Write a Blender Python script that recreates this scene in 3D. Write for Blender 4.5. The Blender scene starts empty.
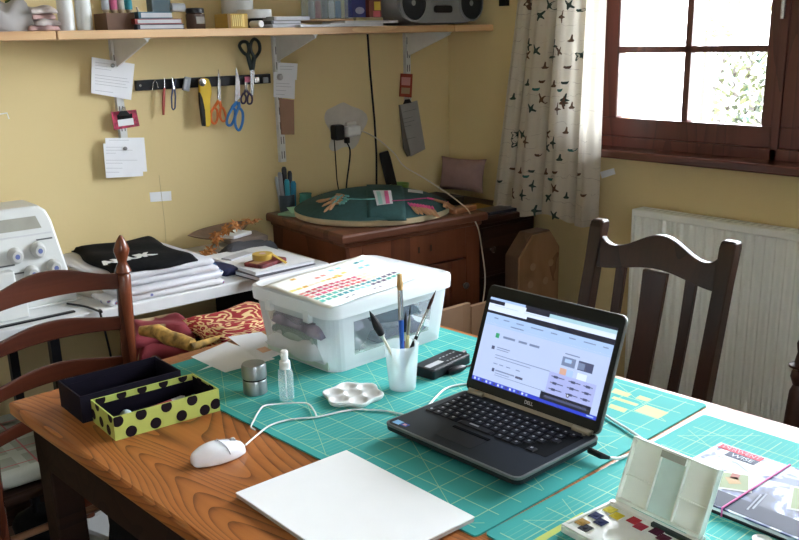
import bpy, bmesh, math, random
from mathutils import Vector, Matrix, Euler
PI = math.pi
rnd = random.Random(7)
scene = bpy.context.scene
COL = scene.collection
R = math.radians

# ------------------------------------------------------------------ camera
CZ = 1.4133
yaw, pitch, roll, F = 0.68535, 0.28290, -0.025645, 899.43
fw = Vector((math.sin(yaw)*math.cos(pitch), math.cos(yaw)*math.cos(pitch), -math.sin(pitch)))
rt0 = Vector((math.cos(yaw), -math.sin(yaw), 0)); up0 = rt0.cross(fw)
rt = rt0*math.cos(roll)+up0*math.sin(roll); up = -rt0*math.sin(roll)+up0*math.cos(roll)
cam = bpy.data.cameras.new('camera'); camo = bpy.data.objects.new('camera', cam); COL.objects.link(camo)
m = Matrix((rt, up, -fw)).transposed().to_4x4(); m.translation = (0, 0, CZ)
camo.matrix_world = m
cam.sensor_width = 36; cam.lens = F/799*36
cam.shift_x = 0.5/799; cam.shift_y = (300-270)/799
cam.clip_start = .02
scene.camera = camo

def ray(px, py): return rt*((px-400)/F) + up*(-(py-300)/F) + fw
def on_z(px, py, z):
    d = ray(px, py); t = (z-CZ)/d.z; return Vector((d.x*t, d.y*t, z))
def on_y(px, py, y):
    d = ray(px, py); t = y/d.y; return Vector((d.x*t, y, CZ+d.z*t))
def on_x(px, py, x):
    d = ray(px, py); t = x/d.x; return Vector((x, d.y*t, CZ+d.z*t))

# ------------------------------------------------------------------ materials
MATS = {}
def nodes(name):
    m = bpy.data.materials.new(name); m.use_nodes = True
    nt = m.node_tree; return m, nt, nt.nodes['Principled BSDF']
def lin(c):
    if isinstance(c, str):
        c = c.lstrip('#'); c = [int(c[i:i+2], 16)/255 for i in (0, 2, 4)]
        c = [x/12.92 if x <= .04045 else ((x+.055)/1.055)**2.4 for x in c]
    return (c[0], c[1], c[2], 1)
def ramp(nt, fac, stops):
    n = nt.nodes.new('ShaderNodeValToRGB'); nt.links.new(fac, n.inputs[0])
    el = n.color_ramp.elements
    while len(el) < len(stops): el.new(.5)
    for e, (p, c) in zip(el, stops): e.position = p; e.color = lin(c)
    return n.outputs[0]
def coords(nt, scale=(1, 1, 1), kind='Object'):
    t = nt.nodes.new('ShaderNodeTexCoord'); mp = nt.nodes.new('ShaderNodeMapping')
    nt.links.new(t.outputs[kind], mp.inputs[0]); mp.inputs['Scale'].default_value = scale
    return mp.outputs[0]
def noise(nt, vec, scale, detail=3, dist=0):
    n = nt.nodes.new('ShaderNodeTexNoise'); nt.links.new(vec, n.inputs['Vector'])
    n.inputs['Scale'].default_value = scale; n.inputs['Detail'].default_value = detail; n.inputs['Distortion'].default_value = dist
    return n.outputs[0]
def bump(nt, b, h, strength, dist=.002):
    n = nt.nodes.new('ShaderNodeBump'); nt.links.new(h, n.inputs['Height'])
    n.inputs['Strength'].default_value = strength; n.inputs['Distance'].default_value = dist
    nt.links.new(n.outputs[0], b.inputs['Normal'])
def dk(c, k): c = lin(c); return (c[0]*k, c[1]*k, c[2]*k)
def mat(name, col, rough=.5, metal=0, var=.12, scale=20, bmp=0, spec=.5, emit=0, trans=0, sheen=0):
    if name in MATS: return MATS[name]
    m, nt, b = nodes(name)
    v = coords(nt); n = noise(nt, v, scale)
    c = ramp(nt, n, [(.3, dk(col, 1-var)), (.7, dk(col, 1+var*.5))])
    nt.links.new(c, b.inputs['Base Color'])
    b.inputs['Roughness'].default_value = rough; b.inputs['Metallic'].default_value = metal
    b.inputs['Specular IOR Level'].default_value = spec
    if bmp: bump(nt, b, n, bmp)
    if emit:
        nt.links.new(c, b.inputs['Emission Color']); b.inputs['Emission Strength'].default_value = emit
        b.inputs['Base Color'].default_value = (0.01, .01, .01, 1); nt.links.remove(b.inputs['Base Color'].links[0])
    if trans: b.inputs['Transmission Weight'].default_value = trans
    if sheen: b.inputs['Sheen Weight'].default_value = sheen
    MATS[name] = m; return m
def wood(name, light, mid, dark, axis='y', scale=6, rough=.4, dist=6, spec=.5, bmp=.1, stretch=.12, k=None, fine=.45):
    if name in MATS: return MATS[name]
    m, nt, b = nodes(name)
    sc = {'x': (stretch, 1, 1), 'y': (1, stretch, 1), 'z': (1, 1, stretch)}[axis]
    v = coords(nt, sc); x = X(nt)
    n0 = noise(nt, v, scale, 1.5, .3)
    q = x.f('FRACT', x.f('MULTIPLY', n0, k or dist*2.2)); q = x.f('POWER', q, 2.2)       # year rings: slow rise, sharp dark line
    sc2 = {'x': (.03, 1, 1), 'y': (1, .03, 1), 'z': (1, 1, .03)}[axis]
    n1 = noise(nt, coords(nt, sc2), 110, 3)
    n2 = noise(nt, coords(nt), 5, 3)
    f = x.f('ADD', x.f('MULTIPLY', x.f('SUBTRACT', 1, q), 1-fine), x.f('MULTIPLY', n1, fine)); f = x.f('ADD', f, x.f('MULTIPLY', x.f('SUBTRACT', n2, .5), .35))
    c = ramp(nt, f, [(.12, dark), (.48, mid), (.88, light)])
    nt.links.new(c, b.inputs['Base Color']); b.inputs['Roughness'].default_value = rough
    b.inputs['Specular IOR Level'].default_value = spec
    if bmp: bump(nt, b, f, bmp)
    MATS[name] = m; return m
class X:                                    # tiny node-math writer
    def __init__(s, nt): s.nt = nt
    def f(s, op, a, b=None, c=None):
        n = s.nt.nodes.new('ShaderNodeMath'); n.operation = op
        for i, q in enumerate((a, b, c)):
            if q is None: continue
            if isinstance(q, (int, float)): n.inputs[i].default_value = q
            else: s.nt.links.new(q, n.inputs[i])
        return n.outputs[0]
    def line(s, x, step, w, off=0):         # 1 on a line of width w every step
        q = s.f('SUBTRACT', x, off); q = s.f('DIVIDE', q, step); q = s.f('ADD', q, 100.5); q = s.f('FRACT', q)
        q = s.f('SUBTRACT', q, .5); q = s.f('ABSOLUTE', q); return s.f('LESS_THAN', q, w/step/2)
    def rng(s, x, a, b): return s.f('MULTIPLY', s.f('GREATER_THAN', x, a), s.f('LESS_THAN', x, b))
def mix_col(nt, fac, a, b):
    n = nt.nodes.new('ShaderNodeMix'); n.data_type = 'RGBA'
    for sck, q in ((n.inputs[0], fac), (n.inputs[6], a), (n.inputs[7], b)):
        if isinstance(q, (int, float)): sck.default_value = q
        elif isinstance(q, (tuple, str, list)): sck.default_value = lin(q)
        else: nt.links.new(q, sck)
    return n.outputs[2]

wallm, nt, b = nodes('cream_paint')
v = coords(nt); n1 = noise(nt, v, 1.6, 4); n2 = noise(nt, v, 60, 3)
nt.links.new(ramp(nt, n1, [(.3, (.66, .52, .26)), (.75, (.71, .57, .30))]), b.inputs['Base Color'])
b.inputs['Roughness'].default_value = .75; bump(nt, b, n2, .12, .003)
MATS['cream'] = wallm
M_ceil = mat('ceiling_white', (.75, .73, .68), .9)
M_floor = wood('floor_wood', (.08, .048, .03), (.055, .03, .018), (.03, .018, .01), 'y', 5, .5)
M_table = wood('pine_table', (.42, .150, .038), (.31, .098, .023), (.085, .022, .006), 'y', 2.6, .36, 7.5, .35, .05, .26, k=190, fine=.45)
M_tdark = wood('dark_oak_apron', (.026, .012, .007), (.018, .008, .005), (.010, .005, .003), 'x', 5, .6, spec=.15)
M_chairR = wood('dark_oak_chair', (.045, .016, .008), (.026, .010, .005), (.012, .005, .003), 'z', 5, .35, 3, spec=.4)
M_chairL = wood('mahogany_chair', (.085, .021, .009), (.055, .013, .006), (.028, .008, .004), 'x', 5, .35, 3, spec=.3)
M_window = wood('mahogany_window', (.13, .036, .026), (.095, .026, .02), (.06, .017, .014), 'z', 8, .35, 3)
M_sill = wood('mahogany_sill', (.13, .045, .032), (.105, .035, .025), (.075, .024, .019), 'y', 6, .2, 3)
M_shelf = wood('pine_shelf', (.62, .40, .21), (.55, .33, .16), (.42, .22, .10), 'x', 5, .5, 2)
M_cab = wood('pine_cabinet', (.20, .062, .026), (.145, .042, .017), (.08, .022, .009), 'z', 4, .45, 2, spec=.3)
M_cabt = wood('cabinet_top', (.16, .058, .030), (.11, .038, .020), (.055, .018, .010), 'x', 5, .4, 2, spec=.3)
M_chest = wood('dark_chest', (.045, .017, .010), (.030, .011, .007), (.016, .006, .004), 'x', 5, .5, 3, spec=.2)
M_burl = wood('burl_panel', (.36, .20, .105), (.29, .155, .075), (.19, .095, .048), 'z', 9, .6, 2, .3, .2, .8, k=3, fine=.3)
M_box = wood('case_side', (.13, .07, .04), (.09, .048, .026), (.06, .03, .018), 'z', 5, .6, 3)
M_card = mat('cardboard', (.40, .235, .135), .85, var=.06)
M_white = mat('white_plastic', (.78, .78, .77), .35, var=.03)
M_serg = mat('machine_white', (.60, .61, .59), .35, var=.04)
M_rad = mat('radiator_enamel', (.84, .86, .80), .35, var=.02)
M_paper = mat('white_paper', (.82, .83, .86), .8, var=.03)
M_paper2 = mat('grey_paper', (.55, .55, .56), .8, var=.06)
M_pad = mat('drawing_paper', (.86, .87, .88), .8, var=.015)
M_black = mat('black_plastic', (.006, .006, .008), .4, var=.1, spec=.3)
M_blackm = mat('black_matte', (.005, .005, .006), .8, var=.2, spec=.2)
M_bfab = mat('black_cotton', (.006, .006, .007), .95, var=.3, scale=80, bmp=.3, spec=.15)
M_metal = mat('steel', (.55, .55, .55), .25, 1, .1)
M_bracket = mat('bracket_white', (.62, .62, .60), .4, var=.05)
M_slot = mat('slot_dark', (.05, .05, .05), .8)
M_desk = mat('desk_white', (.66, .67, .68), .45, var=.05)
M_text = mat('pencil_grey', (.46, .46, .50), .8)
M_glass, nt, b = nodes('window_glass')
o = nt.nodes['Material Output']; tr = nt.nodes.new('ShaderNodeBsdfTransparent'); gl = nt.nodes.new('ShaderNodeBsdfGlossy')
gl.inputs['Roughness'].default_value = .02; fr = nt.nodes.new('ShaderNodeFresnel'); fr.inputs[0].default_value = 1.3
mx = nt.nodes.new('ShaderNodeMixShader'); nt.links.new(fr.outputs[0], mx.inputs[0]); nt.links.new(tr.outputs[0], mx.inputs[1]); nt.links.new(gl.outputs[0], mx.inputs[2]); nt.links.new(mx.outputs[0], o.inputs[0])
def plastic(name, col, opac, rough=.25, translucent=.5):
    m, nt, b = nodes(name); o = nt.nodes['Material Output']
    n = noise(nt, coords(nt), 12); nt.links.new(ramp(nt, n, [(.3, dk(col, .97)), (.7, col)]), b.inputs['Base Color'])
    b.inputs['Roughness'].default_value = rough
    tl = nt.nodes.new('ShaderNodeBsdfTranslucent'); tl.inputs[0].default_value = lin(col)
    a = nt.nodes.new('ShaderNodeMixShader'); a.inputs[0].default_value = translucent
    nt.links.new(b.outputs[0], a.inputs[1]); nt.links.new(tl.outputs[0], a.inputs[2])
    tr = nt.nodes.new('ShaderNodeBsdfTransparent'); tr.inputs[0].default_value = (.96, .98, .99, 1)
    mx = nt.nodes.new('ShaderNodeMixShader'); mx.inputs[0].default_value = opac
    nt.links.new(tr.outputs[0], mx.inputs[1]); nt.links.new(a.outputs[0], mx.inputs[2]); nt.links.new(mx.outputs[0], o.inputs[0])
    return m
M_frost = plastic('frosted_plastic', (.90, .93, .96), .80, .25, .35)
M_clear = plastic('clear_plastic', (.72, .80, .86), .30, .12)
M_lid = plastic('frosted_lid', (.93, .94, .96), .95, .25, .3)
M_cup = plastic('translucent_cup', (.88, .93, .93), .36, .2)
M_clearer = plastic('clear_bottle', (.85, .92, .94), .25, .08)
M_aqua = plastic('aqua_glass', (.20, .62, .58), .5, .08)
def plain(c, rough=.6, metal=0, spec=.35):
    key = 'paint_%02x%02x%02x_%d_%d' % (int(c[0]*255), int(c[1]*255), int(c[2]*255), rough*100+metal*1000, spec*100)
    return mat(key, c, rough, metal, .08, spec=spec)

# ------------------------------------------------------------------ mesh builder
class MB:
    def __init__(s, M=None): s.v = []; s.f = []; s.mi = []; s.M = M or Matrix.Identity(4); s.cur = 0
    def add(s, vs, fs, mi=None):
        k = len(s.v); s.v += [tuple(s.M @ Vector(p)) for p in vs]
        for f in fs: s.f.append([i+k for i in f]); s.mi.append(s.cur if mi is None else mi)
        return s
    def box(s, a, b, mi=None):
        x0, y0, z0 = a; x1, y1, z1 = b
        return s.add([(x0,y0,z0),(x1,y0,z0),(x1,y1,z0),(x0,y1,z0),(x0,y0,z1),(x1,y0,z1),(x1,y1,z1),(x0,y1,z1)],
                     [(3,2,1,0),(4,5,6,7),(0,1,5,4),(1,2,6,5),(2,3,7,6),(3,0,4,7)], mi)
    def cbox(s, c, d, mi=None, rot=None):
        M0 = s.M
        s.M = s.M @ Matrix.Translation(c) @ (Euler(rot).to_matrix().to_4x4() if rot else Matrix.Identity(4))
        s.box((-d[0]/2,-d[1]/2,-d[2]/2), (d[0]/2,d[1]/2,d[2]/2), mi); s.M = M0; return s
    def rings(s, rings, closed=True, caps=True, mi=None, segmi=None):
        n = len(rings[0]); vs = [p for r in rings for p in r]; fs = []; ms = []
        for i in range(len(rings)-1):
            for j in range(n if closed else n-1):
                k = (j+1) % n
                fs.append((i*n+j, i*n+k, (i+1)*n+k, (i+1)*n+j)); ms.append(segmi(i, j) if segmi else (s.cur if mi is None else mi))
        if caps:
            fs.append(tuple(reversed(range(n)))); fs.append(tuple((len(rings)-1)*n+j for j in range(n))); ms += [s.cur if mi is None else mi]*2
        k = len(s.v); s.v += [tuple(s.M @ Vector(p)) for p in vs]
        s.f += [[i+k for i in f] for f in fs]; s.mi += ms; return s
    def prism(s, pts, z0, z1, mi=None):
        return s.rings([[(x, y, z0) for x, y in pts], [(x, y, z1) for x, y in pts]], mi=mi)
    def lathe(s, prof, n=20, c=(0,0,0), mi=None, caps=True, segmi=None):
        return s.rings([[(c[0]+r*math.cos(2*PI*j/n), c[1]+r*math.sin(2*PI*j/n), c[2]+z) for j in range(n)] for r, z in prof], mi=mi, caps=caps, segmi=segmi)
    def tube(s, pts, r, n=8, mi=None):
        pts = [Vector(p) for p in pts]; rs = r if isinstance(r, (list, tuple)) else [r]*len(pts); rings = []; pn = None
        for i, p in enumerate(pts):
            t = (pts[min(i+1, len(pts)-1)]-pts[max(i-1, 0)]).normalized()
            if pn is None: pn = Vector((0,0,1)) if abs(t.z) < .9 else Vector((1,0,0))
            a = (pn-t*pn.dot(t)).normalized(); pn = a; b = t.cross(a)
            rings.append([tuple(p+(a*math.cos(2*PI*j/n)+b*math.sin(2*PI*j/n))*rs[i]) for j in range(n)])
        return s.rings(rings, mi=mi)
    def sheet(s, fn, nu, nv, th=0, mi=None):
        vs = [fn(i/nu, j/nv) for i in range(nu+1) for j in range(nv+1)]
        fs = [(i*(nv+1)+j, (i+1)*(nv+1)+j, (i+1)*(nv+1)+j+1, i*(nv+1)+j+1) for i in range(nu) for j in range(nv)]
        return s.add(vs, fs, mi)
    def ell(s, c, r, nu=16, nv=8, mi=None):
        return s.rings([[(c[0]+r[0]*math.sin(PI*i/nv)*math.cos(2*PI*j/nu), c[1]+r[1]*math.sin(PI*i/nv)*math.sin(2*PI*j/nu), c[2]-r[2]*math.cos(PI*i/nv)) for j in range(nu)] for i in [.15]+list(range(1, nv))+[nv-.15]], mi=mi)
    def build(s, name, mats, parent=None, smooth=False, bevel=0, solid=0, sub=0, offset=-1):
        me = bpy.data.meshes.new(name); me.from_pydata(s.v, [], s.f)
        if not isinstance(mats, (list, tuple)): mats = [mats]
        for q in mats: me.materials.append(q)
        for p, i in zip(me.polygons, s.mi): p.material_index = i; p.use_smooth = smooth
        bm = bmesh.new(); bm.from_mesh(me); bmesh.ops.recalc_face_normals(bm, faces=bm.faces); bm.to_mesh(me); bm.free()
        me.update()
        o = bpy.data.objects.new(name, me); COL.objects.link(o)
        if parent: o.parent = parent
        if solid: q = o.modifiers.new('thickness', 'SOLIDIFY'); q.thickness = solid; q.offset = offset
        if sub: q = o.modifiers.new('smooth', 'SUBSURF'); q.levels = q.render_levels = sub
        if bevel: q = o.modifiers.new('edge', 'BEVEL'); q.width = bevel; q.segments = 2; q.limit_method = 'ANGLE'; q.angle_limit = R(40)
        if smooth and not sub:
            bm = bmesh.new(); bm.from_mesh(me)
            for e in bm.edges:
                if len(e.link_faces) == 2 and e.calc_face_angle(0) > R(38): e.smooth = False
            bm.to_mesh(me); bm.free()
        return o
def tag(o, label, cat, group=None, kind=None):
    if label: o['label'] = label
    if cat: o['category'] = cat
    if group: o['group'] = group
    if kind: o['kind'] = kind
    return o
def thing(name, label, cat, loc=(0,0,0), rz=0, group=None, kind=None, rot=None):
    o = bpy.data.objects.new(name, None); COL.objects.link(o); o.empty_display_size = .02
    o.location = loc; o.rotation_euler = rot or (0, 0, rz); return tag(o, label, cat, group, kind)
def struct(name, mb, m, label=None, **k): return tag(mb.build(name, m, **k), label, None, None, 'structure')
def kids(o): return [c for c in COL.objects if c.parent == o]
def dup(root, loc, rz=None, label=None, group=None, scale=None, rot=None):
    r = root.copy(); COL.objects.link(r); r.location = loc
    if rz is not None: r.rotation_euler = (0, 0, rz)
    if rot: r.rotation_euler = rot
    if scale: r.scale = scale
    if label: r['label'] = label
    if group: r['group'] = group
    for ch in kids(root):
        c = ch.copy(); COL.objects.link(c); c.parent = r
        for g in kids(ch):
            d = g.copy(); COL.objects.link(d); d.parent = c
    return r
def rrect(w, d, r, n=4, cx=0, cy=0):
    pts = []
    for a, (sx, sy) in enumerate(((1,1),(-1,1),(-1,-1),(1,-1))):
        for k in range(n+1):
            t = PI/2*(a+k/n); pts.append((cx+sx*(w/2-r)+r*math.cos(t), cy+sy*(d/2-r)+r*math.sin(t)))
    return pts
def smoothpath(pts, k=6):
    P = [Vector(p) for p in pts]; P = [P[0]*2-P[1]]+P+[P[-1]*2-P[-2]]; out = []
    for i in range(1, len(P)-2):
        for j in range(k):
            t = j/k; a, b, c, d = P[i-1], P[i], P[i+1], P[i+2]
            out.append(.5*((2*b)+(c-a)*t+(2*a-5*b+4*c-d)*t*t+(3*b-a-3*c+d)*t**3))
    return out+[P[-2]]
def text(name, s, size, m, parent=None, loc=(0,0,0), rot=(0,0,0), ext=.0002, bold=0, align='CENTER', sx=1):
    cu = bpy.data.curves.new(name, 'FONT'); cu.body = s; cu.size = size; cu.extrude = ext; cu.offset = bold; cu.align_x = align; cu.align_y = 'CENTER'
    t = bpy.data.objects.new(name, cu); COL.objects.link(t)
    dg = bpy.context.evaluated_depsgraph_get(); me = bpy.data.meshes.new_from_object(t.evaluated_get(dg))
    COL.objects.unlink(t); bpy.data.objects.remove(t); me.materials.clear(); me.materials.append(m)
    o = bpy.data.objects.new(name, me); COL.objects.link(o); o.parent = parent; o.location = loc; o.rotation_euler = rot; o.scale = (sx, 1, 1)
    return o

# ------------------------------------------------------------------ room
WY, WX, LX, NY, CH = 2.70, 2.49, -1.4, -1.9, 2.35
TH = .25
struct('floor', MB().box((LX, NY, -.1), (WX+TH, WY+.1, 0)), M_floor, 'dark wooden floor under the table and desk')
struct('ceiling', MB().box((LX, NY, CH), (WX+TH, WY+.1, CH+.1)), M_ceil, 'plain ceiling above the room')
struct('wall_back', MB().box((LX, WY, 0), (WX+TH, WY+.1, CH)), wallm, 'cream wall carrying the shelf and tools')
M_off = mat('off_white_paint', (.50, .46, .38), .8, var=.03)
struct('wall_left', MB().box((LX-.1, NY, 0), (LX, WY+.1, CH)), M_off, 'cream side wall out of view on the left')
N0, N1 = -.60, -.05
for a, b_ in (((LX, NY-.1, 0), (WX+TH, NY, .95)), ((LX, NY-.1, 2.12), (WX+TH, NY, CH)), ((LX, NY-.1, .95), (N0, NY, 2.12)), ((N1, NY-.1, .95), (WX+TH, NY, 2.12))):
    struct('wall_near', MB().box(a, b_), M_off, 'pale wall behind the viewer, around its window')
W0, W1, WZ0, WZ1 = .06, 1.995, 1.035, 2.10
for a, b_, l_ in (((WX, NY, 0), (WX+TH, WY, WZ0), 'cream wall below the windows, behind the radiator'), ((WX, NY, WZ1), (WX+TH, WY, CH), 'cream wall above the windows'), ((WX, W1, WZ0), (WX+TH, WY, WZ1), 'cream wall between the corner and the window'),
                  ((WX, NY, WZ0), (WX+TH, W0, WZ1), 'cream wall beyond the window')):
    struct('wall_right', MB().box(a, b_), wallm, l_)

# window: fixed frame, three casements of eight panes
FX = 2.525
win = thing('window_1', 'dark red-brown wooden casement window with small panes', None, (FX, 1.0, WZ0), kind='structure')
def L(x, y, z): return (x-FX, y-1.0, z-WZ0)
fm = MB(); zb = WZ0+.03
fm.box(L(FX, W0, WZ0), L(FX+.08, W1, zb+.012)); fm.box(L(FX, W0, WZ1-.03), L(FX+.08, W1, WZ1))
fm.box(L(FX, W0, WZ0), L(FX+.08, W0+.02, WZ1)); fm.box(L(FX, W1-.02, WZ0), L(FX+.08, W1, WZ1))
posts = [1.345, .70]
for p in posts: fm.box(L(FX, p-.013, WZ0), L(FX+.08, p+.013, WZ1))
fm.build('window_frame', M_window, win, bevel=.003)
edges = [(1.358, 1.975), (.713, 1.332), (.08, .687)]
for a, b_ in edges:
    s = MB(); st = .045; z0, z1 = zb+.012, WZ1-.03; gx0, gx1 = FX+.005, FX+.045; zg = 1.139; zt = z1-.05
    s.box(L(gx0, a, z0), L(gx1, b_, zg)); s.box(L(gx0, a, zt), L(gx1, b_, z1))
    s.box(L(gx0, a, zg), L(gx1, a+.034, zt)); s.box(L(gx0, b_-.062, zg), L(gx1, b_, zt))
    mid = (a+b_)/2-.014; s.box(L(gx0, mid-.011, zg), L(gx1-.005, mid+.011, zt))
    nr = 4; ph = (zt-zg)/nr
    for k in range(1, nr): s.box(L(gx0, a+.034, zg+ph*k-.010), L(gx1-.005, b_-.062, zg+ph*k+.010))
    so = s.build('casement', M_window, win, bevel=.003)
    MB().box(L(FX+.022, a+st, zg), L(FX+.026, b_-st, zt)).build('pane', M_glass, so)
h = MB(); h.tube([L(FX-.012, 1.345, 1.44), L(FX-.012, 1.345, 1.56)], .007); h.box(L(FX-.008, 1.332, 1.49), L(FX+.004, 1.358, 1.54)); h.build('window_latch', M_metal, win, smooth=True)
sill = MB().box((2.42, W0-.03, 1.018), (FX+.01, W1-.002, 1.0445))
struct('window_sill', sill, M_sill, 'glossy red-brown wooden window sill', bevel=.005)
struct('baseboard_right', MB().box((WX-.015, NY, 0), (WX, WY, .09)), M_tdark, 'dark baseboard below the radiator')
struct('baseboard_back', MB().box((LX, WY-.015, 0), (WX, WY, .09)), M_tdark, 'dark baseboard behind the desk')

win2 = thing('window_2', 'second red-brown wooden window, behind the viewer', None, ((N0+N1)/2, NY-.01, .95), rz=-PI/2, kind='structure')
b = MB(); hv = (N1-N0)/2; hh = 2.12-.95
b.box((0,-hv,0),(.08,hv,.07)); b.box((0,-hv,hh-.07),(.08,hv,hh)); b.box((0,-hv,.07),(.08,-hv+.06,hh-.07)); b.box((0,hv-.06,.07),(.08,hv,hh-.07)); b.box((0,-.04,.07),(.08,.04,hh-.07))
for k in (1,2,3): b.box((.01,-hv+.06,.07+k*.2325-.01),(.05,hv-.06,.07+k*.2325+.01))
b.build('window_frame', M_window, win2, bevel=.003)
# outside: bright sky, pale garden wall, climbing hedge, bare tree
M_render = mat('white_render', (.75, .75, .74), .9, var=.04)
M_lawn = mat('garden_ground', (.28, .27, .22), .95)
struct('garden_ground', MB().box((WX+TH+.01, -12, -.4), (22, 22, -.3)), M_lawn, 'pale ground outside the window')
gw = MB().box((7.0, -4, -.3), (7.25, 12, 1.62))
tag(gw.build('garden_wall', M_render), 'white rendered garden wall beyond the window', 'wall')
leafm = [mat('leaf_%d' % i, c, .7, var=.1) for i, c in enumerate([(.050, .058, .020), (.026, .034, .018), (.075, .080, .035), (.018, .012, .009), (.016, .045, .032)])]
hb = MB(); r2 = random.Random(3)
pL, pR = on_x(703, 90, 6.6), on_x(772, 90, 6.6)
pl2 = on_x(705, 50, 6.6)
for i in range(3600):
    y = pL.y-.05-r2.random()*1.6; z = (.3 if i > 300 else -.3)+r2.random()*(pl2.z-.28); x = 6.55+r2.random()*.4
    q = Vector((x, y, z)); s_ = .018+r2.random()*.030; a = Vector((r2.uniform(-1,1), r2.uniform(-1,1), r2.uniform(-1,1))).normalized(); b2 = a.orthogonal().normalized()
    c2 = a.cross(b2)
    hb.add([q-b2*s_, q+c2*s_*.5, q+b2*s_, q-c2*s_*.5], [(0,1,2,3)], r2.choices(range(5), [5, 3, 4, 2, .7])[0])
tag(hb.build('climbing_hedge', leafm), 'loose green and yellow leaves climbing the garden wall', 'hedge', kind='stuff')
tb = MB(); tr0 = Vector((5.6, on_x(655, 20, 5.6).y, -.3))
tree = thing('bare_tree', 'thin tree with sparse yellow leaves seen through the upper right pane', 'tree', tr0)
tp = on_x(707, 36, 5.6)-tr0; t1 = on_x(742, -2, 5.6)-tr0; t2 = on_x(768, 20, 5.6)-tr0; tw = on_x(714, -10, 5.6)-tr0
base = Vector((0, tp.y, 0)); 
tb.tube([base, tp-Vector((0, 0, .3)), tp], [.02, .015, .012]); tb.tube([tp, (tp+t1)/2+Vector((0,0,-.05)), t1+Vector((0,0,.3))], [.008,.006,.003]); tb.tube([tp, (tp+t2)/2+Vector((0,0,-.03)), t2+Vector((0,-.3,.15))], [.007,.005,.003]); tb.tube([tp, tw+Vector((0,0,.4))], [.008,.003])
tb.build('branch', mat('bark', (.05, .045, .02), .9), tree)
lb = MB()
for (A_, B_) in ((tp, t1), (tp, t2), (tp, tw), (t1, t2)):
    for k in range(26):
        q = A_.lerp(B_, r2.random())+Vector((r2.uniform(-.1,.1), r2.uniform(-.05,.05), r2.uniform(-.04,.05))); s_ = .012+r2.random()*.018
        d = Vector((0, r2.uniform(-1,1), r2.uniform(-1,1))).normalized(); e = Vector((0, -d.z, d.y))
        lb.add([q-d*s_, q+e*s_*.5, q+d*s_, q-e*s_*.5], [(0,1,2,3)], 0)
lo = lb.build('foliage', [mat('yellow_leaf', (.085, .082, .018), .8)], tree)
sp = on_x(631, 118, 5.8)
pr = thing('garden_sapling', 'slim grey sapling trunk seen through the lower left pane', 'tree', (5.8, sp.y, -.3))
MB().tube([(0,0,0),(0,.01,.8),(0,-.02,sp.z+.3+.25)], [.02,.016,.008]).build('trunk', mat('grey_bark', (.055,.052,.05), .9), pr)
lb = MB()
for k in range(90):
    q = Vector((r2.uniform(-.05,.05), r2.uniform(-.10,.10), sp.z+.3+r2.uniform(-.3, .55))); s_ = .012
    d = Vector((0, r2.uniform(-1,1), r2.uniform(-1,1))).normalized(); e = Vector((0, -d.z, d.y))
    lb.add([q-d*s_, q+e*s_*.4, q+d*s_, q-e*s_*.4], [(0,1,2,3)], 0)
lb.build('twigs', mat('grey_bark', (.3,.28,.26)), pr)

# ------------------------------------------------------------------ radiator
rad = thing('radiator', 'white ribbed panel radiator on the wall under the window', 'radiator', (2.40, 1.735, 0))
n = 46; pts = []
ylen = 1.5
prof = []
for i in range(n*4+1):
    t = i/4; q = t-int(t); y = -.012-t*(ylen-.024)/n
    dx = 0 if q < .5 else .006
    prof.append((dx, y))
rb = MB(); rb.rings([[(x, y, .225) for x, y in prof], [(x, y, .845) for x, y in prof]], closed=False, caps=False)
rb.build('ribbed_panel', M_rad, rad, solid=.003, offset=1)
rb = MB(); rb.box((-.003, -ylen, .845), (.06, 0, .868)); rb.box((-.004, -.012, .2), (.06, 0, .868)); rb.box((-.004, -ylen, .2), (.06, -ylen+.012, .868)); rb.box((.0, -ylen, .2), (.06, 0, .225)); rb.box((.04, -ylen, .2), (.06, 0, .86))
rb.build('casing', M_rad, rad, bevel=.004)
gb = MB()
for i in range(60): gb.box((.012, -.03-i*.0245, .8681), (.05, -.04-i*.0245, .8685))
gb.build('top_grille', mat('grille_grey', (.70,.71,.67), .6), rad)
rb = MB().box((.06, -.3, .3), (.09, -.25, .8)); rb.box((.06, -1.2, .3), (.09, -1.15, .8)); rb.build('wall_bracket', M_rad, rad)

# ------------------------------------------------------------------ table and mats
TR = R(3.7)
table = thing('table', 'large orange-brown pine table with bold grain filling the foreground', 'table', (.441, 1.757, 0), TR)
TW, TL_ = .925, 1.75
MB().box((0, -TL_, .722), (TW, 0, .75)).build('tabletop', M_table, table, bevel=.006)
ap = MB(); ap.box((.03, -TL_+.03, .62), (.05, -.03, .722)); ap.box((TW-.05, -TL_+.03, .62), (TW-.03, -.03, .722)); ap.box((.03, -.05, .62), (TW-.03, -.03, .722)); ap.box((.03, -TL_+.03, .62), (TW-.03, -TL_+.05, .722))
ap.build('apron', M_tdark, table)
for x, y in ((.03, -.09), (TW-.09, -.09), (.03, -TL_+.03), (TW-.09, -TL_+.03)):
    MB().rings([[(x+.005+a*.05, y+.005+c*.05, 0) for a, c in ((0,0),(1,0),(1,1),(0,1))], [(x+a*.06, y+c*.06, .45) for a, c in ((0,0),(1,0),(1,1),(0,1))], [(x+a*.06, y+c*.06, .722) for a, c in ((0,0),(1,0),(1,1),(0,1))]]).build('leg', M_tdark, table, bevel=.004)

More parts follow.
